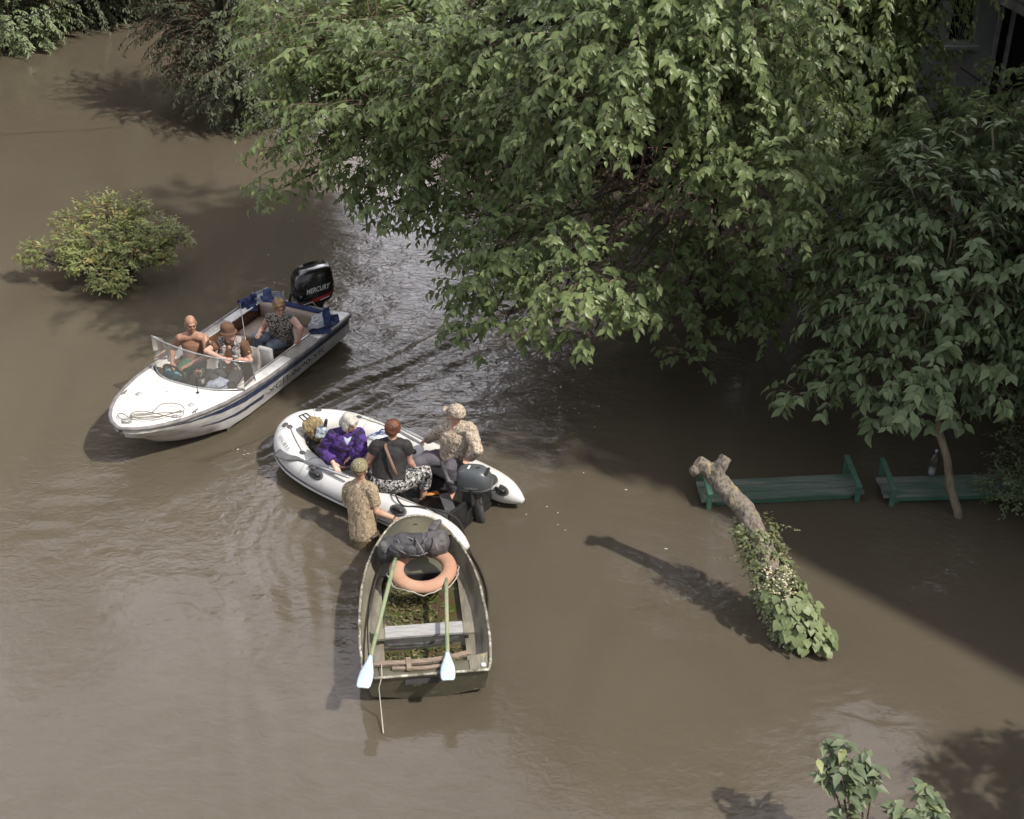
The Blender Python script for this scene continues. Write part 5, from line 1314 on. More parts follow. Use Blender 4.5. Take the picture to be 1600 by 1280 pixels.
def build_rowboat():
    Fr = FR; ax = Fr.ax()
    OLIVE = mat('olive painted aluminium', (0.125, 0.118, 0.078, 1), .55, (0.092, 0.088, 0.060, 1), 4, .35, .65, col3=(0.30, 0.285, 0.22, 1), n3scale=7, n3lo=.62, n3hi=.70, bump=.15, bscale=18)
    OLIVE2 = mat('worn olive bench', (0.225, 0.205, 0.155, 1), .7, (0.130, 0.120, 0.092, 1), 5, .35, .65, stretch=(3, .6, 1), col3=(0.36, 0.31, 0.15, 1), n3scale=5, n3lo=.62, n3hi=.72, bump=.3, bscale=25)
    RIM = mat('scuffed rim', (0.24, 0.225, 0.18, 1), .6, (0.52, 0.50, 0.44, 1), 14, .5, .6, col3=(0.10, 0.095, 0.06, 1), n3scale=9, n3lo=.5, n3hi=.6)
    WELL = mat('wet weedy floor', (0.085, 0.055, 0.034, 1), .3, (0.055, 0.075, 0.018, 1), 7, .45, .58, col3=(0.17, 0.145, 0.06, 1), n3scale=9, n3lo=.6, n3hi=.7)
    GREYWOOD = mat('grey wooden board', (0.36, 0.36, 0.36, 1), .75, (0.28, 0.275, 0.27, 1), 6, stretch=(1, 6, 1))
    BROWNWOOD = mat('pale brown board', (0.27, 0.205, 0.155, 1), .8, (0.17, 0.13, 0.10, 1), 8, stretch=(1, 6, 1))
    root = empty('rowing_boat', Fr(1.2, 0, 0), 'old olive green rowing boat with a lifebuoy and a backpack in its bow', 'boat')
    U = [0, .15, .5, .9, 1.3, 1.65, 1.95, 2.15, 2.3, 2.38, 2.42, 2.44]; HW = [.575, .61, .63, .63, .605, .545, .45, .355, .265, .19, .12, .03]
    hw = lambda u: float(np.interp(u, U, HW)); zg = lambda u: float(np.interp(u, [0, 1, 2.42], [.38, .36, .45]))
    us = [0, .1, .3, .6, .9, 1.2, 1.5, 1.75, 1.95, 2.1, 2.22, 2.32, 2.39, 2.425, 2.44]
    secs = []
    for u in us:
        k = max(0, (u - 1.3) / 1.12); h, z = hw(u), zg(u); rk = .22 * k ** 2
        zc = .075 + .225 * k ** 2; zk = -.05 + .40 * k ** 2.6; hc = h * (.92 - .2 * k); u0 = u + (.06 if u == 0 else 0) * 0
        du = lambda zz: (.10 * (z - zz) / z if u < .05 else 0)   # the transom slopes
        half = [(h, z, 0), (h * .985, z * .6 + zc * .4, rk * .4), (hc, zc, rk), (hc * .5, zc * .5 + zk * .5, rk), (0, zk, rk)]
        L = [Fr(u - r_ + du(zz), v, zz) for v, zz, r_ in half]; R = [Fr(u - r_ + du(zz), -v, zz) for v, zz, r_ in half[:-1]][::-1]
        secs.append(L + R)
    m = MB(); m.loft(secs, False, False, False); m.add(secs[0], [tuple(range(len(secs[0])))]); obj('hull', m, OLIVE, root, auto=35)
    rim = [Fr(u, hw(u), zg(u)) for u in list(np.linspace(0, 2.3, 20)) + [2.36, 2.40, 2.425, 2.438]] + [Fr(2.442, 0, .452)] + [Fr(u, -hw(u), zg(u)) for u in (list(np.linspace(0, 2.3, 20)) + [2.36, 2.40, 2.425, 2.438])[::-1]]
    m = MB(); m.tube(rim, .014, 8); obj('gunwale', m, RIM, root)
    m = MB(); m.tube([Fr(-.005, v, .385) for v in np.linspace(-.575, .575, 12)], .013, 8); obj('transom_rim', m, RIM, root)
    # inside: sloping sides, benches along both sides, a sunken well
    for sg in (-1, 1):
        rows = []
        for u in np.linspace(.12, 2.36, 22):
            h = hw(u) - .016; wi = max(.02, min(.40 - .0 * u, h - .14) if u < 1.72 else min(.40, h - .10))
            zi = .20 if u < 1.72 else .20 + .05 * (u - 1.72)
            rows.append([Fr(u, sg * h, zg(u) - .005), Fr(u, sg * (h - .045), zi + .035), Fr(u, sg * (h - .06), zi + .01), Fr(u, sg * wi, zi)])
        m = MB(); m.loft(rows, False, False, False); obj('side_bench', m, OLIVE2, root, auto=40)
        m = MB(); sg > 0 and m.loft([[Fr(u, sg * (hw(u) - .08), .235), Fr(u, sg * (hw(u) - .105), .235)] for u in np.linspace(.25, 1.75, 12)], False, False, False); sg > 0 and obj('bench_batten', m, OLIVE2, root, False, solid=.012)
        m = MB(); m.loft([[Fr(u, sg * .40, .20), Fr(u, sg * .40, .02)] for u in np.linspace(.22, 1.72, 6)], False, False, False); obj('well_side', m, DKFLOOR, root, False)
    m = MB(); m.slab([Fr(.2, .405, .145), Fr(.2, -.405, .145), Fr(1.725, -.405, .125), Fr(1.725, .405, .125)], .03); obj('well_floor', m, WELL, root, False)
    m = MB(); m.box(Fr(1.735, 0, .12), (.012, .40, .09), ax); obj('bulkhead', m, DKFLOOR, root, False)
    rows = []
    for u in np.linspace(1.725, 2.2, 8): h = max(.03, min(.41, hw(u) - .10)); rows.append([Fr(u, h, .212 + .05 * (u - 1.72)), Fr(u, 0, .205 + .05 * (u - 1.72)), Fr(u, -h, .212 + .05 * (u - 1.72))])
    m = MB(); m.loft(rows, False, False, False); obj('bow_floor', m, OLIVE, root)
    rows = []
    for u in np.linspace(2.08, 2.41, 8): h = hw(u) - .008; rows.append([Fr(u, h, zg(u) + .004), Fr(u, 0, zg(u) + .016), Fr(u, -h, zg(u) + .004)])
    m = MB(); m.loft(rows, False, False, False); bd = obj('bow_deck', m, OLIVE, root, True, solid=.008)
    m = MB(); m.box(Fr(2.27, 0, zg(2.27) + .020), (.008, .022, .004), ax); obj('deck_slot', m, DKFLOOR, bd, False)
    m = MB(); m.slab([Fr(.0, .57, .372), Fr(.0, -.57, .372), Fr(.16, -.59, .372), Fr(.16, .59, .372)], .02); obj('stern_shelf', m, OLIVE, root, False)
    m = MB(); m.slab([Fr(.0, -.40, .384), Fr(.0, -.56, .384), Fr(.24, -.585, .384), Fr(.19, -.40, .384)], .008); obj('corner_plate', m, OLIVE2, root, False)
    # stern boards
    m = MB()
    pts = [Fr(.17, .50, .40), Fr(.155, .2, .40), Fr(.16, -.05, .40), Fr(.19, -.25, .40), Fr(.235, -.42, .40)]
    for a, b in zip(pts, pts[1:]): m.bar(a, b, .055, .026)
    obj('stern_board', m, BROWNWOOD, root, False)
    m = MB(); m.bar(Fr(.10, .33, .392), Fr(.07, .05, .392), .035, .02); m.bar(Fr(.07, .05, .392), Fr(.10, -.22, .392), .035, .02); obj('stern_board', m, BROWNWOOD, root, False)
    m = MB(); m.bar(Fr(.05, .17, .408), Fr(.21, .175, .408), .045, .03); obj('stern_block', m, BROWNWOOD, root, False)
    m = MB(); m.box(Fr(.018, .06, .315), (.008, .16, .055), (Fr.u * .97 - Fr.z * .24, Fr.v, Fr.z * .97 + Fr.u * .24)); obj('rubber_pad', m, mat('black rubber mat', (0.035, 0.034, 0.036, 1), .8, (0.055, .053, .055, 1), 10), root, False, bevel=.004)
    # rowing seat
    m = MB(); m.box(Fr(.72, .0, .30), (.085, .385, .014), ax); s = obj('thwart', m, GREYWOOD, root, False, bevel=.004)
    for sg in (-1, 1):
        m = MB(); m.box(Fr(.71, sg * .44, .292), (.08, .054, .016), ax); obj('seat_end', m, OLIVE2, s, False, bevel=.004)
    m = MB(); m.bar(Fr(.625, .36, .215), Fr(.612, .02, .215), .022, .03); m.bar(Fr(.605, -.01, .225), Fr(.645, -.34, .24), .022, .03); obj('foot_board', m, mat('dark wet board', (0.05, 0.05, 0.05, 1), .5, (0.12, .12, .12, 1), 8), root, False)
    m = MB(); m.ell(Fr(.06, -.53, .392), (.03, .025, .01), ax); obj('paint_chip', m, WHITEINK, root)
    # weed and drowned leaves lying in the well
    fo = Foliage(101); r = fo.r
    for k in range(1000):
        u, v = (r.uniform(.26, .60), r.uniform(-.36, .38)) if r.uniform() < .45 else (r.uniform(.84, 1.66), r.normal(.10, .17))
        if abs(v) > .37: continue
        a = r.uniform(0, 6.28)
        fo.leaf(np.array(Fr(u, v, .148 - .013 * (u - .2) + r.uniform(0, .018))), np.array((math.cos(a), math.sin(a), r.uniform(-.1, .35))), np.array((0, 0, 1)) + r.normal(0, .25, 3), r.uniform(.025, .075), r.uniform(0, 1))
    lm = leaf_mat('drowned leaf', (0.045, 0.055, 0.022, 1), (0.150, 0.145, 0.062, 1), (0.34, 0.28, 0.14, 1), rough=.4, transl=.1, ymin=.8)
    o = leaves('leaf_litter', np.array(fo.P), np.array(fo.D), np.array(fo.U), np.array(fo.S), np.array(fo.T), lm, None, LEAF_NARROW)
    tag(o, 'green and yellow weed and wet leaves lying in the bottom of the rowing boat', 'leaf litter', kind='stuff')

def build_rowboat_goods():
    Fr = FR
    # lifebuoy
    c = at(660, 888, .40); root = empty('lifebuoy', c, 'faded orange lifebuoy lying in the bow of the rowing boat', 'lifebuoy')
    c = at(661, 889, .42); m = MB(); n = 48; rings = []
    R, r = .275, .077
    for k in range(n):
        t = 2 * math.pi * k / n; d = Vector((math.cos(t), math.sin(t), 0))
        rings.append([c + d * (R + r * math.cos(q)) + Vector((0, 0, r * .72 * math.sin(q) + .02 * d.y)) for q in np.linspace(0, 2 * math.pi, 15)[:-1]])
    rings.append(rings[0])
    m.loft(rings, True, False, False)
    obj('ring', m, mat('faded orange canvas', (0.48, 0.290, 0.200, 1), .8, (0.42, 0.225, 0.145, 1), 4, .35, .65, col3=(0.52, 0.40, 0.32, 1), n3scale=8, n3lo=.6, n3hi=.74, bump=.25, bscale=25), root)
    m = MB(); pts = []
    for k in range(25):
        t = math.pi * 1.02 + 1.1 * math.pi * k / 24; rr = R + r * (1.08 + .28 * abs(math.sin(k * 1.3)) * (k % 3 != 0)); pts.append(c + Vector((rr * math.cos(t), rr * math.sin(t), -.03 + .02 * math.sin(k))))
    m.tube(pts, .008, 6); obj('grab_line', m, mat('pale cord', (0.42, 0.39, 0.33, 1), .8, (0.3, .27, .22, 1), 20), root)
    # oars
    gs = mat('sage green oar shaft', (0.215, 0.265, 0.150, 1), .6, (0.30, 0.29, 0.18, 1), 5, stretch=(1, .6, 1), col3=(0.15, 0.21, 0.12, 1), n3scale=6, n3lo=.5, n3hi=.62); bl = mat('pale blue oar blade', (0.47, 0.58, 0.66, 1), .5, (0.40, 0.52, 0.60, 1), 5)
    lathe_oar(at(619, 868, .53), at(567, 1075, .44), .40, .021, gs, bl, 'green oar with its pale blue blade over the left stern corner of the rowing boat', 'oars of the rowing boat', (0, -.2, 1), .072)
    lathe_oar(at(697, 902, .44), at(700, 1063, .44), .37, .021, gs, bl, 'green oar with a pale blue blade lying over the middle of the stern board', 'oars of the rowing boat', (0, -.2, 1), .072)
    # backpack
    root = empty('backpack', at(645, 862, .45), 'dark grey rucksack lying across the bow of the rowing boat', 'backpack')
    dk = mat('charcoal nylon', (0.040, 0.040, 0.046, 1), .65, (0.062, 0.060, 0.066, 1), 7, bump=.5, bscale=16); gy = mat('slate nylon', (0.100, 0.094, 0.098, 1), .65, (0.075, 0.070, 0.074, 1), 8, bump=.5, bscale=14)
    strap = mat('grey webbing', (0.15, 0.145, 0.15, 1), .7, (0.10, .095, .10, 1), 20)
    def body(name, blobs, mt, seed, wr=.014):
        mb = MB()
        for p, rr in blobs: mb.ell(p, rr)
        return organic(name, mb, mt, root, .012, 3, wr, (13, 13, 13), seed)
    body('front_pocket', [(at(622, 860, .60), (.10, .06, .09)), (at(640, 862, .60), (.09, .05, .08))], dk, 37, .012)
    body('side_pocket', [(at(600, 855, .60), (.06, .07, .07))], gy, 39, .010)
    body('main_pack', [(at(610, 856, .54), (.125, .13, .12)), (at(630, 852, .56), (.16, .14, .13)), (at(652, 852, .56), (.15, .14, .125)), (at(605, 864, .50), (.10, .10, .10))], dk, 31)
    body('top_lid', [(at(676, 850, .57), (.13, .14, .13)), (at(688, 845, .58), (.10, .13, .13)), (at(664, 850, .56), (.10, .12, .11)), (at(690, 858, .50), (.07, .07, .08))], gy, 33)
    body('stuff_pouch', [(at(680, 822, .70), (.055, .05, .06)), (at(676, 828, .68), (.05, .05, .055)), (at(686, 815, .74), (.03, .03, .025))], gy, 35, .01)
    for a in (((618, 835, .68), (624, 848, .69), (622, 858, .66)), ((648, 838, .70), (656, 852, .70), (664, 866, .63)), ((676, 838, .71), (682, 852, .70), (686, 862, .62)), ((668, 838, .70), (662, 846, .70)), ((612, 838, .66), (632, 836, .70), (646, 842, .70)), ((598, 846, .62), (602, 862, .60)), ((640, 866, .60), (655, 867, .60), (668, 862, .61)), ((620, 856, .67), (634, 864, .62))):
        m = MB(); p = [at(*q) for q in a]; m.tube([q + Vector((0, .0, -.012)) for q in p], .010, 6, True, .4); obj('strap', m, strap, root)
    # string hanging from the stern
    m = MB(); m.tube([Fr(.15, .43, .42), Fr(.0, .43, .40), at(592, 1075, .30), at(596, 1115, .06), at(599, 1146, .012)], [.005, .005, .005, .006, .007], 6); o = obj('cord', m, mat('pale string', (0.45, 0.42, 0.36, 1), .8), None); tag(o, 'pale cord hanging from the stern board into the water', 'cord')

build_motorboat(); build_motorboat_goods()
_, on_tube_ = build_inflatable(); build_inflatable_goods(on_tube_)
build_rowboat(); build_rowboat_goods()
POSES = {
    'bald': dict(pelvis=(303, 566, 0.37), neck=(300, 522, 0.82), head=(298, 507, 0.98), shA=(281, 528, 0.79), elA=(270, 547, 0.58), wrA=(269, 567, 0.51), shB=(320, 528, 0.78), elB=(325, 557, 0.61), wrB=(294, 571, 0.54), hipA=(296, 566, 0.41), knA=(275, 592, 0.37), anA=(266, 600, 0.15), hipB=(312, 565, 0.35), knB=(308, 587, 0.36), anB=(290, 602, 0.12)),
    'hat': dict(pelvis=(363, 580, 0.36), neck=(360, 536, 0.81), head=(357, 520, 0.98), shA=(341, 537, 0.79), elA=(322, 549, 0.80), wrA=(345, 559, 0.75), shB=(380, 537, 0.81), elB=(391, 563, 0.59), wrB=(362, 561, 0.63), hipA=(354, 580, 0.34), knA=(335, 592, 0.43), anA=(325, 608, 0.16), hipB=(371, 580, 0.38), knB=(360, 604, 0.37), anB=(348, 620, 0.10)),
    'woman': dict(pelvis=(440, 530, 0.40), neck=(438, 495, 0.82), head=(436, 480, 0.98), shA=(421, 497, 0.79), elA=(411, 513, 0.59), wrA=(405, 521, 0.62), shB=(456, 498, 0.78), elB=(470, 513, 0.74), wrB=(467, 530, 0.55), hipA=(431, 530, 0.39), knA=(400, 527, 0.54), anA=(407, 558, 0.20), hipB=(450, 531, 0.38), knB=(422, 542, 0.43), anB=(424, 570, 0.10)),
    'purple': dict(pelvis=(534, 716, 0.43), neck=(541, 676, 0.83), head=(546, 661, 0.98), shA=(521, 680, 0.80), elA=(506, 703, 0.59), wrA=(521, 724, 0.50), shB=(560, 679, 0.76), elB=(566, 702, 0.70), wrB=(548, 714, 0.57), hipA=(534, 722, 0.35), knA=(570, 716, 0.49), anA=(580, 742, 0.17), hipB=(538, 710, 0.50), knB=(578, 697, 0.47), anB=(592, 722, 0.16)),
    'black': dict(pelvis=(607, 752, 0.44), neck=(613, 690, 0.89), head=(614, 670, 1.06), shA=(589, 696, 0.86), elA=(576, 720, 0.64), wrA=(582, 729, 0.47), shB=(634, 696, 0.87), elB=(639, 720, 0.63), wrB=(648, 732, 0.45), hipA=(594, 752, 0.44), knA=(612, 728, 0.40), anA=(620, 742, 0.12), hipB=(620, 756, 0.41), knB=(664, 737, 0.43), anB=(661, 777, 0.08)),
    'pilot': dict(pelvis=(711, 714, 0.44), neck=(712, 666, 0.91), head=(712, 648, 1.09), shA=(691, 671, 0.84), elA=(680, 680, 0.66), wrA=(666, 687, 0.51), shB=(734, 671, 0.90), elB=(746, 704, 0.74), wrB=(732, 716, 0.57), hipA=(700, 713, 0.43), knA=(651, 722, 0.46), anA=(662, 752, 0.10), hipB=(720, 716, 0.40), knB=(703, 732, 0.49), anB=(706, 768, 0.12)),
    'wader': dict(pelvis=(567, 828, 0.15), neck=(563, 755, 0.66), head=(562, 735, 0.84), shA=(545, 763, 0.56), elA=(541, 786, 0.32), wrA=(562, 776, 0.16), shB=(581, 765, 0.65), elB=(588, 799, 0.40), wrB=(618, 811, 0.36), hipA=(557, 830, 0.17), hipB=(577, 830, 0.10)),
}

# ---------------------------------------------------------------- people
KB = 0.87

def skin(name, c, c2): 
    m = mat(name, c, .5, c2, 9, .35, .65)
    b = m.node_tree.nodes['Principled BSDF']; b.inputs['Subsurface Weight'].default_value = .08; b.inputs['Subsurface Radius'].default_value = (.02, .008, .004)
    return m

BROW = mat('brown brow', (0.10, 0.06, 0.04, 1), .8)
DARKDOT = mat('dark eye', (0.02, 0.015, 0.012, 1), .3)
LIP = mat('lips', (0.30, 0.12, 0.10, 1), .5)

class Fig:
    def __init__(s, key, label, front, face, skin_m, sc=1.0, fat=1.0, palm=None, toes=True):
        P = {k: at(*v) for k, v in POSES[key].items()}
        if key == 'wader':
            P['wrA'] = P['elA'] + Vector((.11, .17, .07)); r_ = (P['shB'] - P['shA']); r_.z = 0; r_.normalize()
            P['hipA'], P['hipB'] = P['pelvis'] - r_ * .09, P['pelvis'] + r_ * .09
        s.P, s.k, s.fat, s.skin = P, KB * sc, fat, skin_m
        s.root = empty('person', Vector((P['pelvis'].x, P['pelvis'].y, P['pelvis'].z)), label, 'person')
        s.up = (P['neck'] - P['pelvis']).normalized()
        r = P['shB'] - P['shA']; r = (r - s.up * r.dot(s.up)).normalized()
        s.rt = r; s.fw = s.up.cross(r) * -1
        s.fw = r.cross(s.up) * (1 if front > 0 else -1)      # front > 0: chest towards the camera side
        s.face = Vector(face).normalized(); s.palm = palm or {}; s.toes = toes
        s.hz = None; s.headframe()
    def headframe(s):
        f = s.face; u = s.up * .35 + Vector((0, 0, 1)); u = (u - f * u.dot(f)).normalized()
        s.H = (f.cross(u), f, u); s.hc = s.P['head'] + u * .01
    def h(s, x, y, z): 
        k = s.k * 1.06
        return s.hc + (s.H[0] * x + s.H[1] * y + s.H[2] * z) * k
    def hell(s, mb, x, y, z, r, nu=14, nv=9):
        k = s.k * 1.06
        mb.ell(s.h(x, y, z), tuple(q * k for q in r), s.H, nu, nv)
    # ---- pieces shared by body and clothes; g is how far a cloth stands off the skin
    def torso(s, mb, g=0.0, top=1.0, low=True, belly=1.0):
        k, P, ft = s.k, s.P, s.fat; pel, nk = P['pelvis'], P['neck']
        hip = P['hipB'] - P['hipA']; hr = (hip - s.up * hip.dot(s.up)); hr = hr.normalized() if hr.length > .01 else s.rt
        if hr.dot(s.rt) < 0: hr = -hr
        hf = s.up.cross(hr); hf = hf if hf.dot(s.fw) > 0 else -hf
        A = (s.rt, s.fw, s.up); Hx = (hr, hf, s.up); Mx = ((s.rt + hr).normalized(), (s.fw + hf).normalized(), s.up)
        fc = ft * .6 + .4; rings = []
        for t, a, b, off in ((-.20, .105 * ft, .085 * ft, 0), (-.10, .145 * ft, .115 * ft, 0), (.0, .168 * ft, .130 * ft, .004), (.12, .165 * ft, .128 * ft * belly, .010), (.28, .150 * ft, .120 * ft * belly, .014), (.45, .150 * (ft + fc) / 2, .117 * ft * belly, .013),
                             (.60, .160 * fc, .120 * fc, .010), (.74, .168 * fc, .120 * fc, .006), (.86, .160 * fc, .104 * fc, .0), (.94, .125, .085, -.004), (1.0, .075, .065, -.004)):
            if t < .08 and not low: continue
            w_ = min(1, max(0, (t - .1) / .5)); r_ = (hr * (1 - w_) + s.rt * w_).normalized(); f_ = (hf * (1 - w_) + s.fw * w_).normalized()
            rings.append(superellipse_ring(pel.lerp(nk, t) + f_ * off * k * ft, (r_, f_, s.up), a * k + g, b * k + g, 28, 2.25))
        mb.loft(rings)
        m_ = P['shA'].lerp(P['shB'], .5)
        mb.tube([P['shA'], P['shA'].lerp(m_, .5) + s.up * .012 * k, m_.lerp(nk, .4), P['shB'].lerp(m_, .5) + s.up * .012 * k, P['shB']], [(.058 * k + g), .068 * k + g, .07 * k + g, .068 * k + g, .058 * k + g], 12)
        for q in ('shA', 'shB'): mb.ell(P[q], .062 * k * (ft * .4 + .6) + g, None, 12, 8); mb.tube([P[q] + s.up * .02 * k, nk + s.up * .015 * k], [.045 * k + g, .052 * k + g], 10)
    def arm(s, mb, side, t0=0.0, t1=2.0, g=0.0, g1=None):
        k, P, ft = s.k, s.P, s.fat * .55 + .45
        a, b, c = P['sh' + side], P['el' + side], P['wr' + side]
        rad = [(0, .060), (.35, .055), (.75, .045), (1, .043), (1.25, .046), (1.6, .037), (2, .029)]
        ts = sorted(set([t0, t1] + [t for t, _ in rad if t0 < t < t1])); g1 = g if g1 is None else g1
        pt = lambda t: a.lerp(b, t) if t <= 1 else b.lerp(c, t - 1)
        mb.tube([pt(t) for t in ts], [float(np.interp(t, [q[0] for q in rad], [q[1] for q in rad])) * k * ft + g + (g1 - g) * (t - t0) / max(.01, t1 - t0) for t in ts], 12)
        if t0 < 1 < t1: mb.ell(b, .043 * k * ft + g, None, 10, 8)
    def leg(s, mb, side, t0=0.0, t1=2.0, g=0.0, g1=None):
        k, P, ft = s.k, s.P, s.fat
        if 'kn' + side not in P: return
        a, b, c = P['hip' + side], P['kn' + side], P['an' + side]
        rad = [(0, .098), (.4, .088), (.8, .066), (1, .062), (1.3, .062), (1.7, .045), (2, .038)]
        ts = sorted(set([t0, t1] + [t for t, _ in rad if t0 < t < t1])); g1 = g if g1 is None else g1
        pt = lambda t: a.lerp(b, t) if t <= 1 else b.lerp(c, t - 1)
        f_ = lambda t: ft if t < 1 else ft * .6 + .4
        mb.tube([pt(t) for t in ts], [float(np.interp(t, [q[0] for q in rad], [q[1] for q in rad])) * k * f_(t) + g + (g1 - g) * (t - t0) / max(.01, t1 - t0) for t in ts], 14)
        if t0 < 1 < t1: mb.ell(b + (a - b).normalized() * .01, .064 * k * (ft * .5 + .5) + g, None, 12, 8)
    def hand(s, mb, side):
        k, P = s.k, s.P; w = P['wr' + side]; d = (w - P['el' + side]).normalized()
        if side in s.palm:
            tgt = at(*s.palm[side]); d = (tgt - w).normalized()
        n = Vector((0, 0, -1)); n = (n - d * n.dot(d)); n = n.normalized() if n.length > .1 else -s.fw
        x = d.cross(n)
        out = P['sh' + side] - P['neck']
        if x.dot(out) > 0: x = -x               # x points to the thumb side, towards the body
        mb.ell(w + d * .045 * k, (.040 * k, .052 * k, .017 * k), (x, d, n), 12, 8)
        mb.tube([w - d * .03 * k, w + d * .02 * k], [.029 * k, .026 * k], 10)
        for i, (off, L) in enumerate(((.030, .072), (.010, .082), (-.010, .077), (-.029, .060))):
            p = w + d * .085 * k + x * off * k; dd = (d + x * off * 3.2).normalized(); pts = [w + d * .05 * k + x * off * .8 * k, p]; curl = .25 + .06 * i
            for q in range(3):
                dd = (dd * math.cos(curl) + n * math.sin(curl)).normalized(); p = p + dd * (L * k / 3); pts.append(p)
            mb.tube(pts, [.0105 * k, .0105 * k, .0098 * k, .0092 * k, .0075 * k], 8)
        p = w + d * .025 * k + x * .034 * k; dd = (d * .75 + x * .65).normalized(); pts = [w + d * .01 * k + x * .015 * k, p]
        for q in range(2):
            dd = (dd + d * .25 + n * .15).normalized(); p = p + dd * .03 * k; pts.append(p)
        mb.tube(pts, [.014 * k, .0135 * k, .0115 * k, .009 * k], 8)
    def foot(s, mb, side, g=0.0):
        if 'an' + side not in s.P: return
        k, P = s.k, s.P; a = P['an' + side]; kn = P['kn' + side]; hp = P['hip' + side]
        d = kn - hp; d.z = 0; d = d.normalized() if d.length > .05 else Vector((s.fw.x, s.fw.y, 0)).normalized()
        mb.tube([a + Vector((0, 0, .01)), a - d * .035 * k - Vector((0, 0, .04 * k))], [.038 * k + g, .036 * k + g], 10)
        mb.tube([a - d * .035 * k - Vector((0, 0, .04 * k)), a + d * .06 * k - Vector((0, 0, .045 * k)), a + d * .15 * k - Vector((0, 0, .058 * k)), a + d * .19 * k - Vector((0, 0, .062 * k))], [.036 * k + g, .040 * k + g, .040 * k + g, .026 * k + g], 10, True, .6)
    def head(s, mb):
        E = lambda *a: s.hell(mb, *a)
        E(0, -.015, .030, (.076, .095, .085)); E(0, .018, -.030, (.064, .075, .075)); E(0, .045, -.080, (.042, .042, .034)); E(0, .068, -.094, (.024, .024, .020))
        E(.036, .058, -.034, (.026, .026, .026)); E(-.036, .058, -.034, (.026, .026, .026)); E(0, .082, .022, (.052, .014, .011))
        mb.tube([s.h(0, .086, .012), s.h(0, .098, -.012), s.h(0, .108, -.028)], [.009 * s.k, .012 * s.k, .017 * s.k], 8); E(0, .096, -.034, (.019, .012, .010))
        E(0, .083, -.060, (.026, .012, .009)); E(0, .080, -.073, (.023, .012, .009))
        E(.078, -.008, -.008, (.012, .026, .034)); E(-.078, -.008, -.008, (.012, .026, .034))
        mb.tube([s.P['neck'] - s.up * .05 * s.k, s.P['neck'].lerp(s.hc, .45), s.h(0, -.02, -.05)], [.068 * s.k, .056 * s.k, .055 * s.k], 14)
    def build_body(s, legs=True):
        mb = MB(); s.torso(mb); s.head(mb)
        for q in 'AB':
            s.arm(mb, q); s.hand(mb, q)
            if 'kn' + q in s.P: s.leg(mb, q); s.foot(mb, q)
            else: c_ = s.P['hip' + q].lerp(s.P['pelvis'], .45); mb.tube([c_ - Vector((0, 0, .02)), c_ - Vector((0, 0, .45))], [.075 * s.k, .06 * s.k], 12)
        s.body = organic('body', mb, s.skin, s.root, .0075, 2)
        e = MB()
        for x in (-.031, .031): s.hell(e, x, .0875, .004, (.013, .007, .006), 8, 5)
        eyes = []
        for x in (-.031, .031):
            e = MB(); s.hell(e, x, .0885, .004, (.012, .007, .0055), 8, 5); obj('eye', e, DARKDOT, s.root)
        for x in (-1, 1):
            e = MB(); e.tube([s.h(x * .012, .0975, .0225), s.h(x * .032, .0955, .0265), s.h(x * .052, .083, .021)], [.004 * s.k, .0055 * s.k, .003 * s.k], 6); obj('eyebrow', e, BROW, s.root)
        e = MB(); s.hell(e, 0, .0925, -.066, (.022, .005, .0035), 8, 5); obj('mouth', e, LIP, s.root)
    def garment(s, name, m_, fn, wr=.006, sc=(14, 14, 14), seed=1, vox=.009, it=3, parent=None, label=None):
        mb = MB(); fn(mb); o = organic(name, mb, m_, parent or s.root, vox, it, wr, sc, seed)
        if label: o['label'] = label
        return o
    def hair(s, m_, pieces, wr=.010, seed=3, sc=(26, 26, 12)):
        mb = MB()
        for x, y, z, r in pieces: s.hell(mb, x, y, z, r)
        return organic('hair', mb, m_, s.root, .008, 2, wr, sc, seed)
    def cap(s, m_, visor_dir=1.0, bucket=False):
        mb = MB(); k = s.k * 1.06; n = 28; prof = [(.092, .108, .012), (.095, .112, .035), (.090, .106, .07), (.070, .085, .105), (.038, .048, .124), (.006, .008, .128)]
        if bucket: prof = [(.090, .106, .015), (.090, .106, .04), (.086, .102, .08), (.074, .088, .112), (.04, .05, .126), (.006, .008, .128)]
        ring = lambda a, b, z: [s.h(a * math.cos(6.2832 * i / n), -.008 + b * math.sin(6.2832 * i / n), z) for i in range(n)]
        mb.loft([ring(a, b, z) for a, b, z in prof], True, False, True)
        c = obj('cap' if not bucket else 'bucket_hat', mb, m_, s.root, True, solid=.006)
        b = MB()
        if bucket:
            b.loft([ring(.089, .105, .034), ring(.099, .116, .020), ring(.112, .130, .008), ring(.122, .141, .0)], True, False, False)
            obj('brim', b, m_, c, True, solid=.005)
        else:
            rows = []
            for t in (0, .35, .7, 1.0):
                rows.append([s.h((.078 - .018 * t * t) * x, visor_dir * (.098 * math.sqrt(max(0, 1 - (x * .72) ** 2)) + .100 * t * math.sqrt(max(0, 1 - .55 * x * x))) - .005, .014 - .022 * t - .012 * x * x) for x in np.linspace(-1, 1, 11)])
            b.loft(rows, False, False, False); obj('visor', b, m_, c, True, solid=.005)
        return c
    def glasses(s, m_):
        mb = MB()
        for x in (-.032, .032): mb.tube([s.h(x + .023 * math.cos(t), .102 - abs(x) * .12, .002 + .017 * math.sin(t)) for t in np.linspace(0, 6.28, 15)], .0028 * s.k, 5)
        mb.tube([s.h(-.010, .103, .006), s.h(.010, .103, .006)], .003 * s.k, 5)
        for x in (-1, 1): mb.tube([s.h(x * .054, .095, .006), s.h(x * .080, .0, .004)], .003 * s.k, 5)
        obj('glasses', mb, m_, s.root)

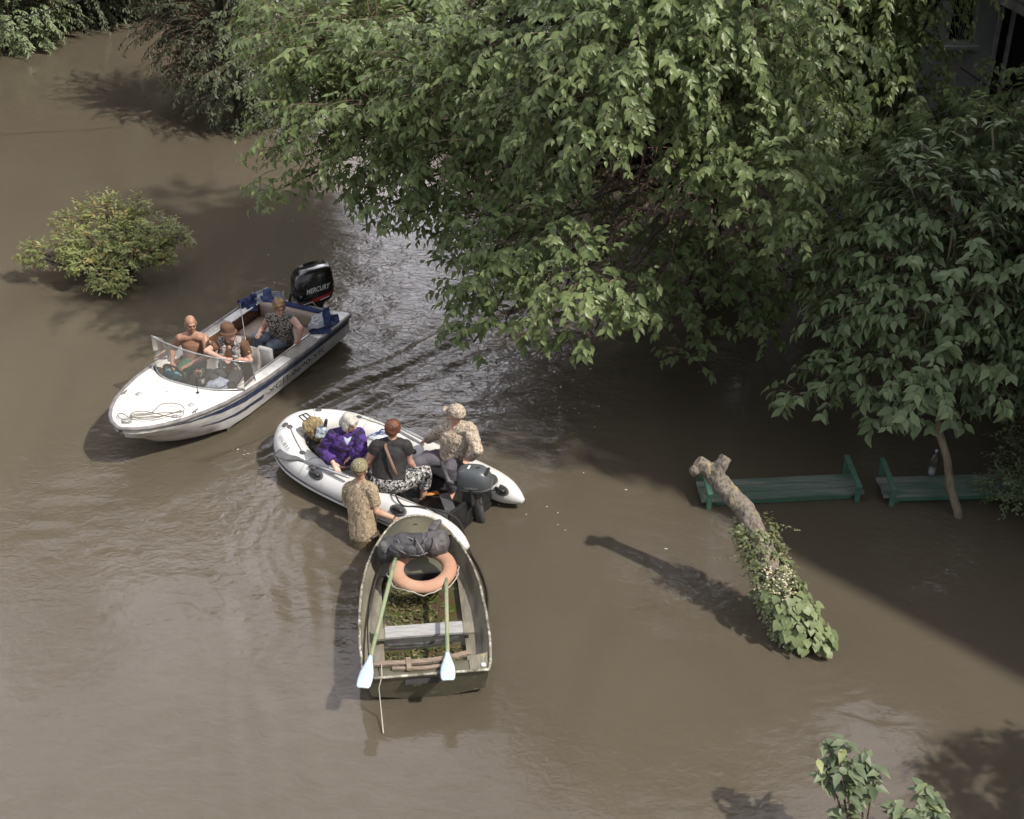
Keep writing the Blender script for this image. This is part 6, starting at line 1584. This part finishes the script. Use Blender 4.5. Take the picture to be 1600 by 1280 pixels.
TANSKIN = skin('sunburnt skin', (0.38, 0.215, 0.145, 1), (0.31, 0.165, 0.108, 1))
FAIR = skin('fair skin', (0.56, 0.345, 0.27, 1), (0.50, 0.285, 0.215, 1))
PALE = skin('pale skin', (0.60, 0.41, 0.33, 1), (0.54, 0.34, 0.265, 1))
ARMSKIN = skin('freckled skin', (0.56, 0.36, 0.265, 1), (0.46, 0.27, 0.19, 1))

def build_people():
    # man steering the motorboat
    f = Fig('bald', 'bald bare chested man in green shorts steering the motorboat', 1, (.42, -.88, -.10), TANSKIN, 1.0, 1.06); f.build_body()
    gs = mat('green shorts cloth', (0.035, 0.115, 0.062, 1), .8, (0.022, 0.075, 0.042, 1), 8, bump=.3, bscale=20)
    def sh(mb):
        k = f.k; mb.ell(f.P['pelvis'] + f.up * .015, (.18 * k, .14 * k, .12 * k), (f.rt, f.fw, f.up), 16, 10)
        for q in 'AB': f.leg(mb, q, 0, .78, .012, .024)
    f.garment('shorts', gs, sh, .007, seed=4)
    sb = mat('grey stubble', (0.20, 0.12, 0.09, 1), .9)
    # man in the brown hat
    f = Fig('hat', 'man in a brown bucket hat and grey patterned vest seated in the motorboat', 1, (.80, -.60, .04), FAIR, 1.0, 1.05); f.build_body()
    br = mat('brown cloth', (0.135, 0.072, 0.040, 1), .85, (0.095, 0.050, 0.028, 1), 8, bump=.3, bscale=20)
    f.garment('shirt', br, lambda mb: (f.torso(mb, .008), [f.arm(mb, q, 0, .62, .016, .022) for q in 'AB']), .005, seed=5)
    vest = camo('grey blotched vest cloth', [(0.20, 0.175, 0.17, 1), (0.36, 0.33, 0.32, 1), (0.13, 0.105, 0.10, 1), (0.48, 0.46, 0.45, 1)], 13, .7)
    def vs_(mb):
        k, P = f.k, f.P
        for sg in (-1, 1):
            for t, x, r in ((.30, .085, (.075, .135, .10)), (.48, .09, (.075, .132, .10)), (.66, .095, (.078, .132, .10)), (.84, .095, (.068, .112, .085))):
                mb.ell(P['pelvis'].lerp(P['neck'], t) + f.rt * (x * sg * k), tuple(q * k + .022 for q in r), (f.rt, f.fw, f.up), 12, 8)
            sh_ = P['shB'] if sg > 0 else P['shA']
            mb.tube([P['neck'].lerp(sh_, .35) + f.up * .03, P['neck'].lerp(sh_, .85) + f.up * .01], [.075 * k + .012, .078 * k + .012], 12)
    f.garment('vest', vest, vs_, .006, seed=6)
    m = MB(); c = f.P['pelvis'].lerp(f.P['neck'], .22); m.tube([c + f.rt * (.185 * f.k * math.cos(t)) + f.fw * (.165 * f.k * math.sin(t)) for t in np.linspace(0, 6.2832, 25)], .020, 8, False); obj('belt', m, BLACKP, f.root)
    tr = mat('dark trousers', (0.035, 0.033, 0.036, 1), .85, (0.05, 0.046, 0.05, 1), 8)
    f.garment('trousers', tr, lambda mb: (mb.ell(f.P['pelvis'], (.17 * f.k, .135 * f.k, .11 * f.k), (f.rt, f.fw, f.up)), [f.leg(mb, q, 0, 1.9, .012) for q in 'AB']), .006, seed=7)
    f.cap(br, 1, True); f.glasses(mat('pale spectacle frame', (0.6, 0.6, 0.6, 1), .3))
    m = MB(); w, e = f.P['wrB'], f.P['elB']; d = (w - e).normalized(); m.tube([w - d * .035, w - d * .012], .034 * f.k, 12); obj('wristwatch', m, BLACKP, f.root)
    m = MB(); p = f.P['shB'].lerp(f.P['elB'], .36); n = (f.fw * .7 + f.rt * .7).normalized(); m.ell(p + n * .068, (.022, .022, .006), (f.rt, f.up, n), 12, 5); obj('sleeve_badge', m, mat('gold badge', (0.5, .36, .1, 1), .5), f.root)
    m = MB(); c = f.P['pelvis'].lerp(f.P['neck'], .93) + f.fw * .075 * f.k
    m.ell(c, (.035 * f.k, .02 * f.k, .045 * f.k), (f.rt, f.fw, f.up)); obj('collar', m, mat('pink collar', (0.48, .30, .24, 1), .8), f.root)
    # woman at the stern
    f = Fig('woman', 'woman in glasses and a patterned sleeveless top on the rear bench of the motorboat', 1, (.42, -.86, -.22), FAIR, .98, 1.16); f.build_body()
    top = camo('mottled black and cream blouse', [(0.035, 0.035, 0.035, 1), (0.13, 0.12, 0.105, 1), (0.40, 0.37, 0.32, 1), (0.06, 0.06, 0.06, 1)], 34, .8, detail=4, pos=(.44, .50, .57))
    f.garment('blouse', top, lambda mb: f.torso(mb, .010), .007, seed=8)
    jn = mat('blue grey jeans', (0.115, 0.140, 0.190, 1), .85, (0.150, 0.175, 0.225, 1), 9, bump=.35, bscale=22)
    f.garment('jeans', jn, lambda mb: (mb.ell(f.P['pelvis'], (.18 * f.k * 1.1, .14 * f.k * 1.1, .11 * f.k), (f.rt, f.fw, f.up)), [f.leg(mb, q, 0, 1.72, .010, .012) for q in 'AB']), .008, seed=9)
    f.hair(mat('dark blond hair', (0.27, 0.165, 0.085, 1), .55, (0.15, 0.085, 0.045, 1), 18, stretch=(1, 1, .3)), [(0, -.022, .045, (.088, .100, .082)), (.070, .0, .0, (.026, .055, .062)), (-.070, .0, .0, (.026, .055, .062)), (0, -.075, -.01, (.076, .045, .07)), (.03, .068, .068, (.048, .026, .026)), (-.03, .068, .066, (.048, .026, .026))], .012, 11)
    f.glasses(mat('dark spectacle frame', (0.06, 0.04, 0.035, 1), .3))
    m = MB(); P_ = f.P; a = P_['shB'].lerp(P_['neck'], .55) + f.fw * .06 + f.up * .03; m.tube([a, P_['pelvis'].lerp(P_['neck'], .62) + f.fw * .145 * f.k * 1.0 - f.rt * .05, P_['pelvis'].lerp(P_['neck'], .18) + f.fw * .12 - f.rt * .17], .010, 6, True, .5); obj('bag_strap', m, BLACKP, f.root)
    m = MB(); m.box(P_['pelvis'].lerp(P_['neck'], .12) + f.fw * .08 - f.rt * .19, (.05, .03, .04), (f.rt, f.fw, f.up)); obj('small_bag', m, BLACKP, f.root, True, bevel=.01)
    # woman in purple
    f = Fig('purple', 'white haired woman in a purple checked cardigan sitting in the bow of the inflatable', 1, (.78, -.50, -.38), PALE, .97, 1.1); f.build_body()
    pp = mat('purple checked wool', (0.075, 0.032, 0.20, 1), .9, (0.020, 0.012, 0.045, 1), 7, .46, .56, stretch=(1, 1, 2.2), col3=(0.13, 0.065, 0.30, 1), n3scale=12, n3lo=.55, n3hi=.66, bump=.5, bscale=30)
    def cg(mb):
        f.torso(mb, .026, low=False)
        for q in 'AB': f.arm(mb, q, 0, 1.82, .024, .042)
        k = f.k; mb.ell(f.P['pelvis'].lerp(f.P['neck'], .26), (.19 * k, .16 * k, .11 * k), (f.rt, f.fw, f.up), 16, 10)
    f.garment('cardigan', pp, cg, .015, (11, 11, 11), 12, .010)
    bl = mat('pale blue blouse', (0.44, 0.50, 0.62, 1), .8)
    m = MB(); c = f.P['pelvis'].lerp(f.P['neck'], .86) + f.fw * (.125 * f.k + .012); 
    m.loft([[c + f.up * .075 - f.rt * .045 - f.fw * .035, c + f.up * .06 + f.fw * -.012, c + f.up * .075 + f.rt * .045 - f.fw * .035], [c - f.rt * .028 + f.fw * -.008, c + f.fw * .012, c + f.rt * .028 - f.fw * .008], [c - f.up * .075 - f.rt * .006, c - f.up * .08 + f.fw * .012, c - f.up * .075 + f.rt * .006]], False, False, False)
    obj('blouse', m, bl, f.root, True, solid=.008)
    lt = mat('light grey trousers', (0.42, 0.42, 0.44, 1), .85, (0.34, 0.34, 0.36, 1), 7, bump=.3, bscale=18)
    f.garment('trousers', lt, lambda mb: (mb.ell(f.P['pelvis'], (.17 * f.k, .14 * f.k, .11 * f.k), (f.rt, f.fw, f.up)), [f.leg(mb, q, 0, 1.95, .014, .018) for q in 'AB']), .008, seed=13)
    f.hair(mat('white hair', (0.60, 0.57, 0.52, 1), .6, (0.42, 0.395, 0.36, 1), 16, stretch=(1, 1, .25)), [(0, -.02, .045, (.092, .104, .085)), (.076, -.005, -.03, (.028, .060, .085)), (-.076, -.005, -.03, (.028, .060, .085)), (0, -.08, -.035, (.082, .045, .095)), (.034, .066, .066, (.05, .03, .03)), (-.034, .066, .066, (.05, .03, .03))], .012, 14)
    # woman in black seen from behind
    f = Fig('black', 'woman in a black t-shirt with a brown bag strap, seen from behind in the inflatable', -1, (.20, .95, -.18), FAIR, 1.0, 1.30); f.build_body()
    bt = mat('black t-shirt', (0.022, 0.020, 0.021, 1), .85, (0.034, 0.031, 0.032, 1), 5, bump=.3, bscale=14)
    f.garment('t_shirt', bt, lambda mb: (f.torso(mb, .012, low=False), mb.ell(f.P['pelvis'].lerp(f.P['neck'], .18), (.20 * f.k, .165 * f.k, .09), (f.rt, f.fw, f.up), 16, 10), [f.arm(mb, q, 0, .42, .016, .024) for q in 'AB']), .008, (8, 8, 13), 15)
    pt = camo('black and white leaf print', [(0.020, 0.020, 0.020, 1), (0.32, 0.31, 0.31, 1), (0.03, 0.03, 0.03, 1), (0.55, 0.54, 0.53, 1)], 30, .85, detail=3, pos=(.455, .52, .57))
    def pants(mb):
        k = f.k; mb.ell(f.P['pelvis'] - f.up * .01, (.245 * k, .20 * k, .145 * k), (f.rt, f.fw, f.up), 18, 10)
        for q in 'AB': f.leg(mb, q, 0, 1.60, .008, .026)
    f.garment('trousers', pt, pants, .008, seed=16)
    f.hair(mat('auburn hair', (0.085, 0.032, 0.018, 1), .5, (0.17, 0.065, 0.035, 1), 14, bump=.4, bscale=30), [(0, -.02, .035, (.088, .106, .092)), (0, -.060, -.02, (.076, .06, .075)), (.06, -.01, 0, (.034, .06, .06)), (-.06, -.01, 0, (.034, .06, .06)), (0, -.075, .06, (.05, .04, .045))], .012, 17)
    P_ = f.P; bk = -f.fw; q = lambda t, x, o: P_['pelvis'].lerp(P_['neck'], t) + f.rt * x + bk * o
    m = MB(); m.tube([P_['neck'].lerp(P_['shA'], .45) + f.up * .045 * 1 + bk * .02, q(.92, -.055, .135), q(.72, .0, .168), q(.50, .06, .190), q(.32, .105, .185)], .017, 8, True, .35, bk); obj('bag_strap', m, mat('brown leather strap', (0.20, 0.125, 0.085, 1), .6), f.root)
    # helmsman of the inflatable
    f = Fig('pilot', 'man in a camouflage jacket and cap beside the grey outboard of the inflatable', 1, (-.76, .52, .22), FAIR, 1.05, 1.10, palm={'B': (723, 727, .66)}); f.build_body()
    cj = camo('sand brown camouflage', [(0.46, 0.385, 0.30, 1), (0.150, 0.112, 0.085, 1), (0.56, 0.48, 0.39, 1), (0.27, 0.215, 0.16, 1), (0.60, 0.53, 0.44, 1)], 24, .85, detail=5, pos=(.42, .475, .545, .60))
    def jk(mb):
        f.torso(mb, .024, low=False); k = f.k
        for q_ in 'AB': f.arm(mb, q_, 0, 1.86, .026, .026)
        mb.ell(f.P['pelvis'].lerp(f.P['neck'], .12) + f.fw * .02, (.205 * k, .18 * k, .14 * k), (f.rt, f.fw, f.up), 16, 10)
    f.garment('jacket', cj, jk, .014, (11, 11, 11), 18, .010)
    gp = mat('mauve grey trousers', (0.105, 0.098, 0.118, 1), .85, (0.078, 0.072, 0.088, 1), 7, bump=.35, bscale=16)
    f.garment('trousers', gp, lambda mb: (mb.ell(f.P['pelvis'], (.18 * f.k, .15 * f.k, .11 * f.k), (f.rt, f.fw, f.up)), [f.leg(mb, q_, 0, 1.95, .014, .020) for q_ in 'AB']), .010, (11, 11, 11), 19)
    f.cap(cj)
    sc_ = MB(); c = f.P['neck'] + f.fw * .055 * f.k
    sc_.ell(c, (.06 * f.k, .04 * f.k, .05 * f.k), (f.rt, f.fw, f.up)); sc_.ell(c - f.up * .07 + f.fw * .055, (.03 * f.k, .02 * f.k, .05 * f.k), (f.rt, f.fw, f.up)); organic('neckerchief', sc_, mat('pink red cloth', (0.40, 0.12, 0.10, 1), .8, (0.45, .25, .2, 1), 20), f.root, .008, 2, .006, (20, 20, 20), 20)
    # man standing in the water
    f = Fig('wader', 'man in a wet olive camouflage t-shirt and cap standing waist deep between the boats', -1, (.10, .98, -.16), ARMSKIN, 1.05, 1.02, palm={'B': (640, 822, .44)}); f.build_body()
    tc = camo('olive tan camouflage', [(0.30, 0.235, 0.155, 1), (0.39, 0.315, 0.22, 1), (0.19, 0.145, 0.09, 1), (0.44, 0.365, 0.27, 1)], 22, .85, detail=5, pos=(.44, .51, .58))
    def wet_tee(mb):
        k = f.k; f.torso(mb, .012, low=False)
        for q_ in 'AB': f.arm(mb, q_, 0, .72, .018, .024)
        mb.loft([superellipse_ring(f.P['pelvis'].lerp(f.P['neck'], t_), (f.rt, f.fw, f.up), x_ * k, y_ * k, 24, 2.2) for t_, x_, y_ in ((-.30, .168, .135), (-.05, .175, .14), (.2, .178, .14), (.45, .182, .14), (.68, .19, .14), (.85, .17, .12))])
    f.garment('t_shirt', tc, wet_tee, .013, (17, 17, 4.5), 22, it=4)
    m = MB(); m.loft([superellipse_ring(f.P['pelvis'].lerp(f.P['neck'], t_), (f.rt, f.fw, f.up), x_ * f.k + .012, y_ * f.k + .012, 28, 2.2) for t_, x_, y_ in ((-.5, .165, .132), (-.33, .170, .136), (-.24, .173, .139), (-.16, .174, .140))], True, False, False)
    obj('wet_hem', m, camo('wet dark camouflage', [(0.10, 0.075, 0.045, 1), (0.135, 0.105, 0.065, 1), (0.065, 0.048, 0.03, 1), (0.15, 0.12, 0.08, 1)], 22, .5, detail=5), f.root)
    wt = mat('wet brown trousers', (0.055, 0.042, 0.028, 1), .5, (0.08, 0.062, 0.042, 1), 8)
    def wl_(mb):
        k = f.k
        mb.ell(f.P['pelvis'] + Vector((0, 0, -.10)), (.175 * k, .135 * k, .09 * k), (f.rt, f.fw, f.up), 16, 10)
        for q_ in 'AB': mb.tube([f.P['hip' + q_], f.P['hip' + q_] - Vector((0, 0, .40))], [.115 * k, .09 * k], 12)
    f.garment('trousers', wt, wl_, .008, seed=25)
    cc = camo('olive cap cloth', [(0.20, 0.18, 0.11, 1), (0.29, 0.255, 0.17, 1), (0.13, 0.12, 0.07, 1), (0.33, 0.29, 0.20, 1)], 26, .85)
    f.cap(cc)
    hr = f.hair(mat('cropped brown hair', (0.16, 0.10, 0.07, 1), .8, (0.25, .16, .11, 1), 30), [(0, -.03, .01, (.079, .09, .06)), (0, -.05, -.02, (.066, .055, .045))], .004, 23)
    m = MB(); c = f.P['neck'] - f.up * .012; m.tube([c + f.rt * (.078 * f.k * math.cos(t)) + f.fw * (.075 * f.k * math.sin(t)) for t in np.linspace(0, 6.2832, 25)], .008, 6, False); obj('neck_cord', m, BLACKP, f.root)
    m = MB(); w, e = f.P['wrB'], f.P['elB']; d = (w - e).normalized(); m.tube([w - d * .015, w + d * .0], .034 * f.k, 12); obj('bracelet', m, BLACKP, f.root)

build_people()
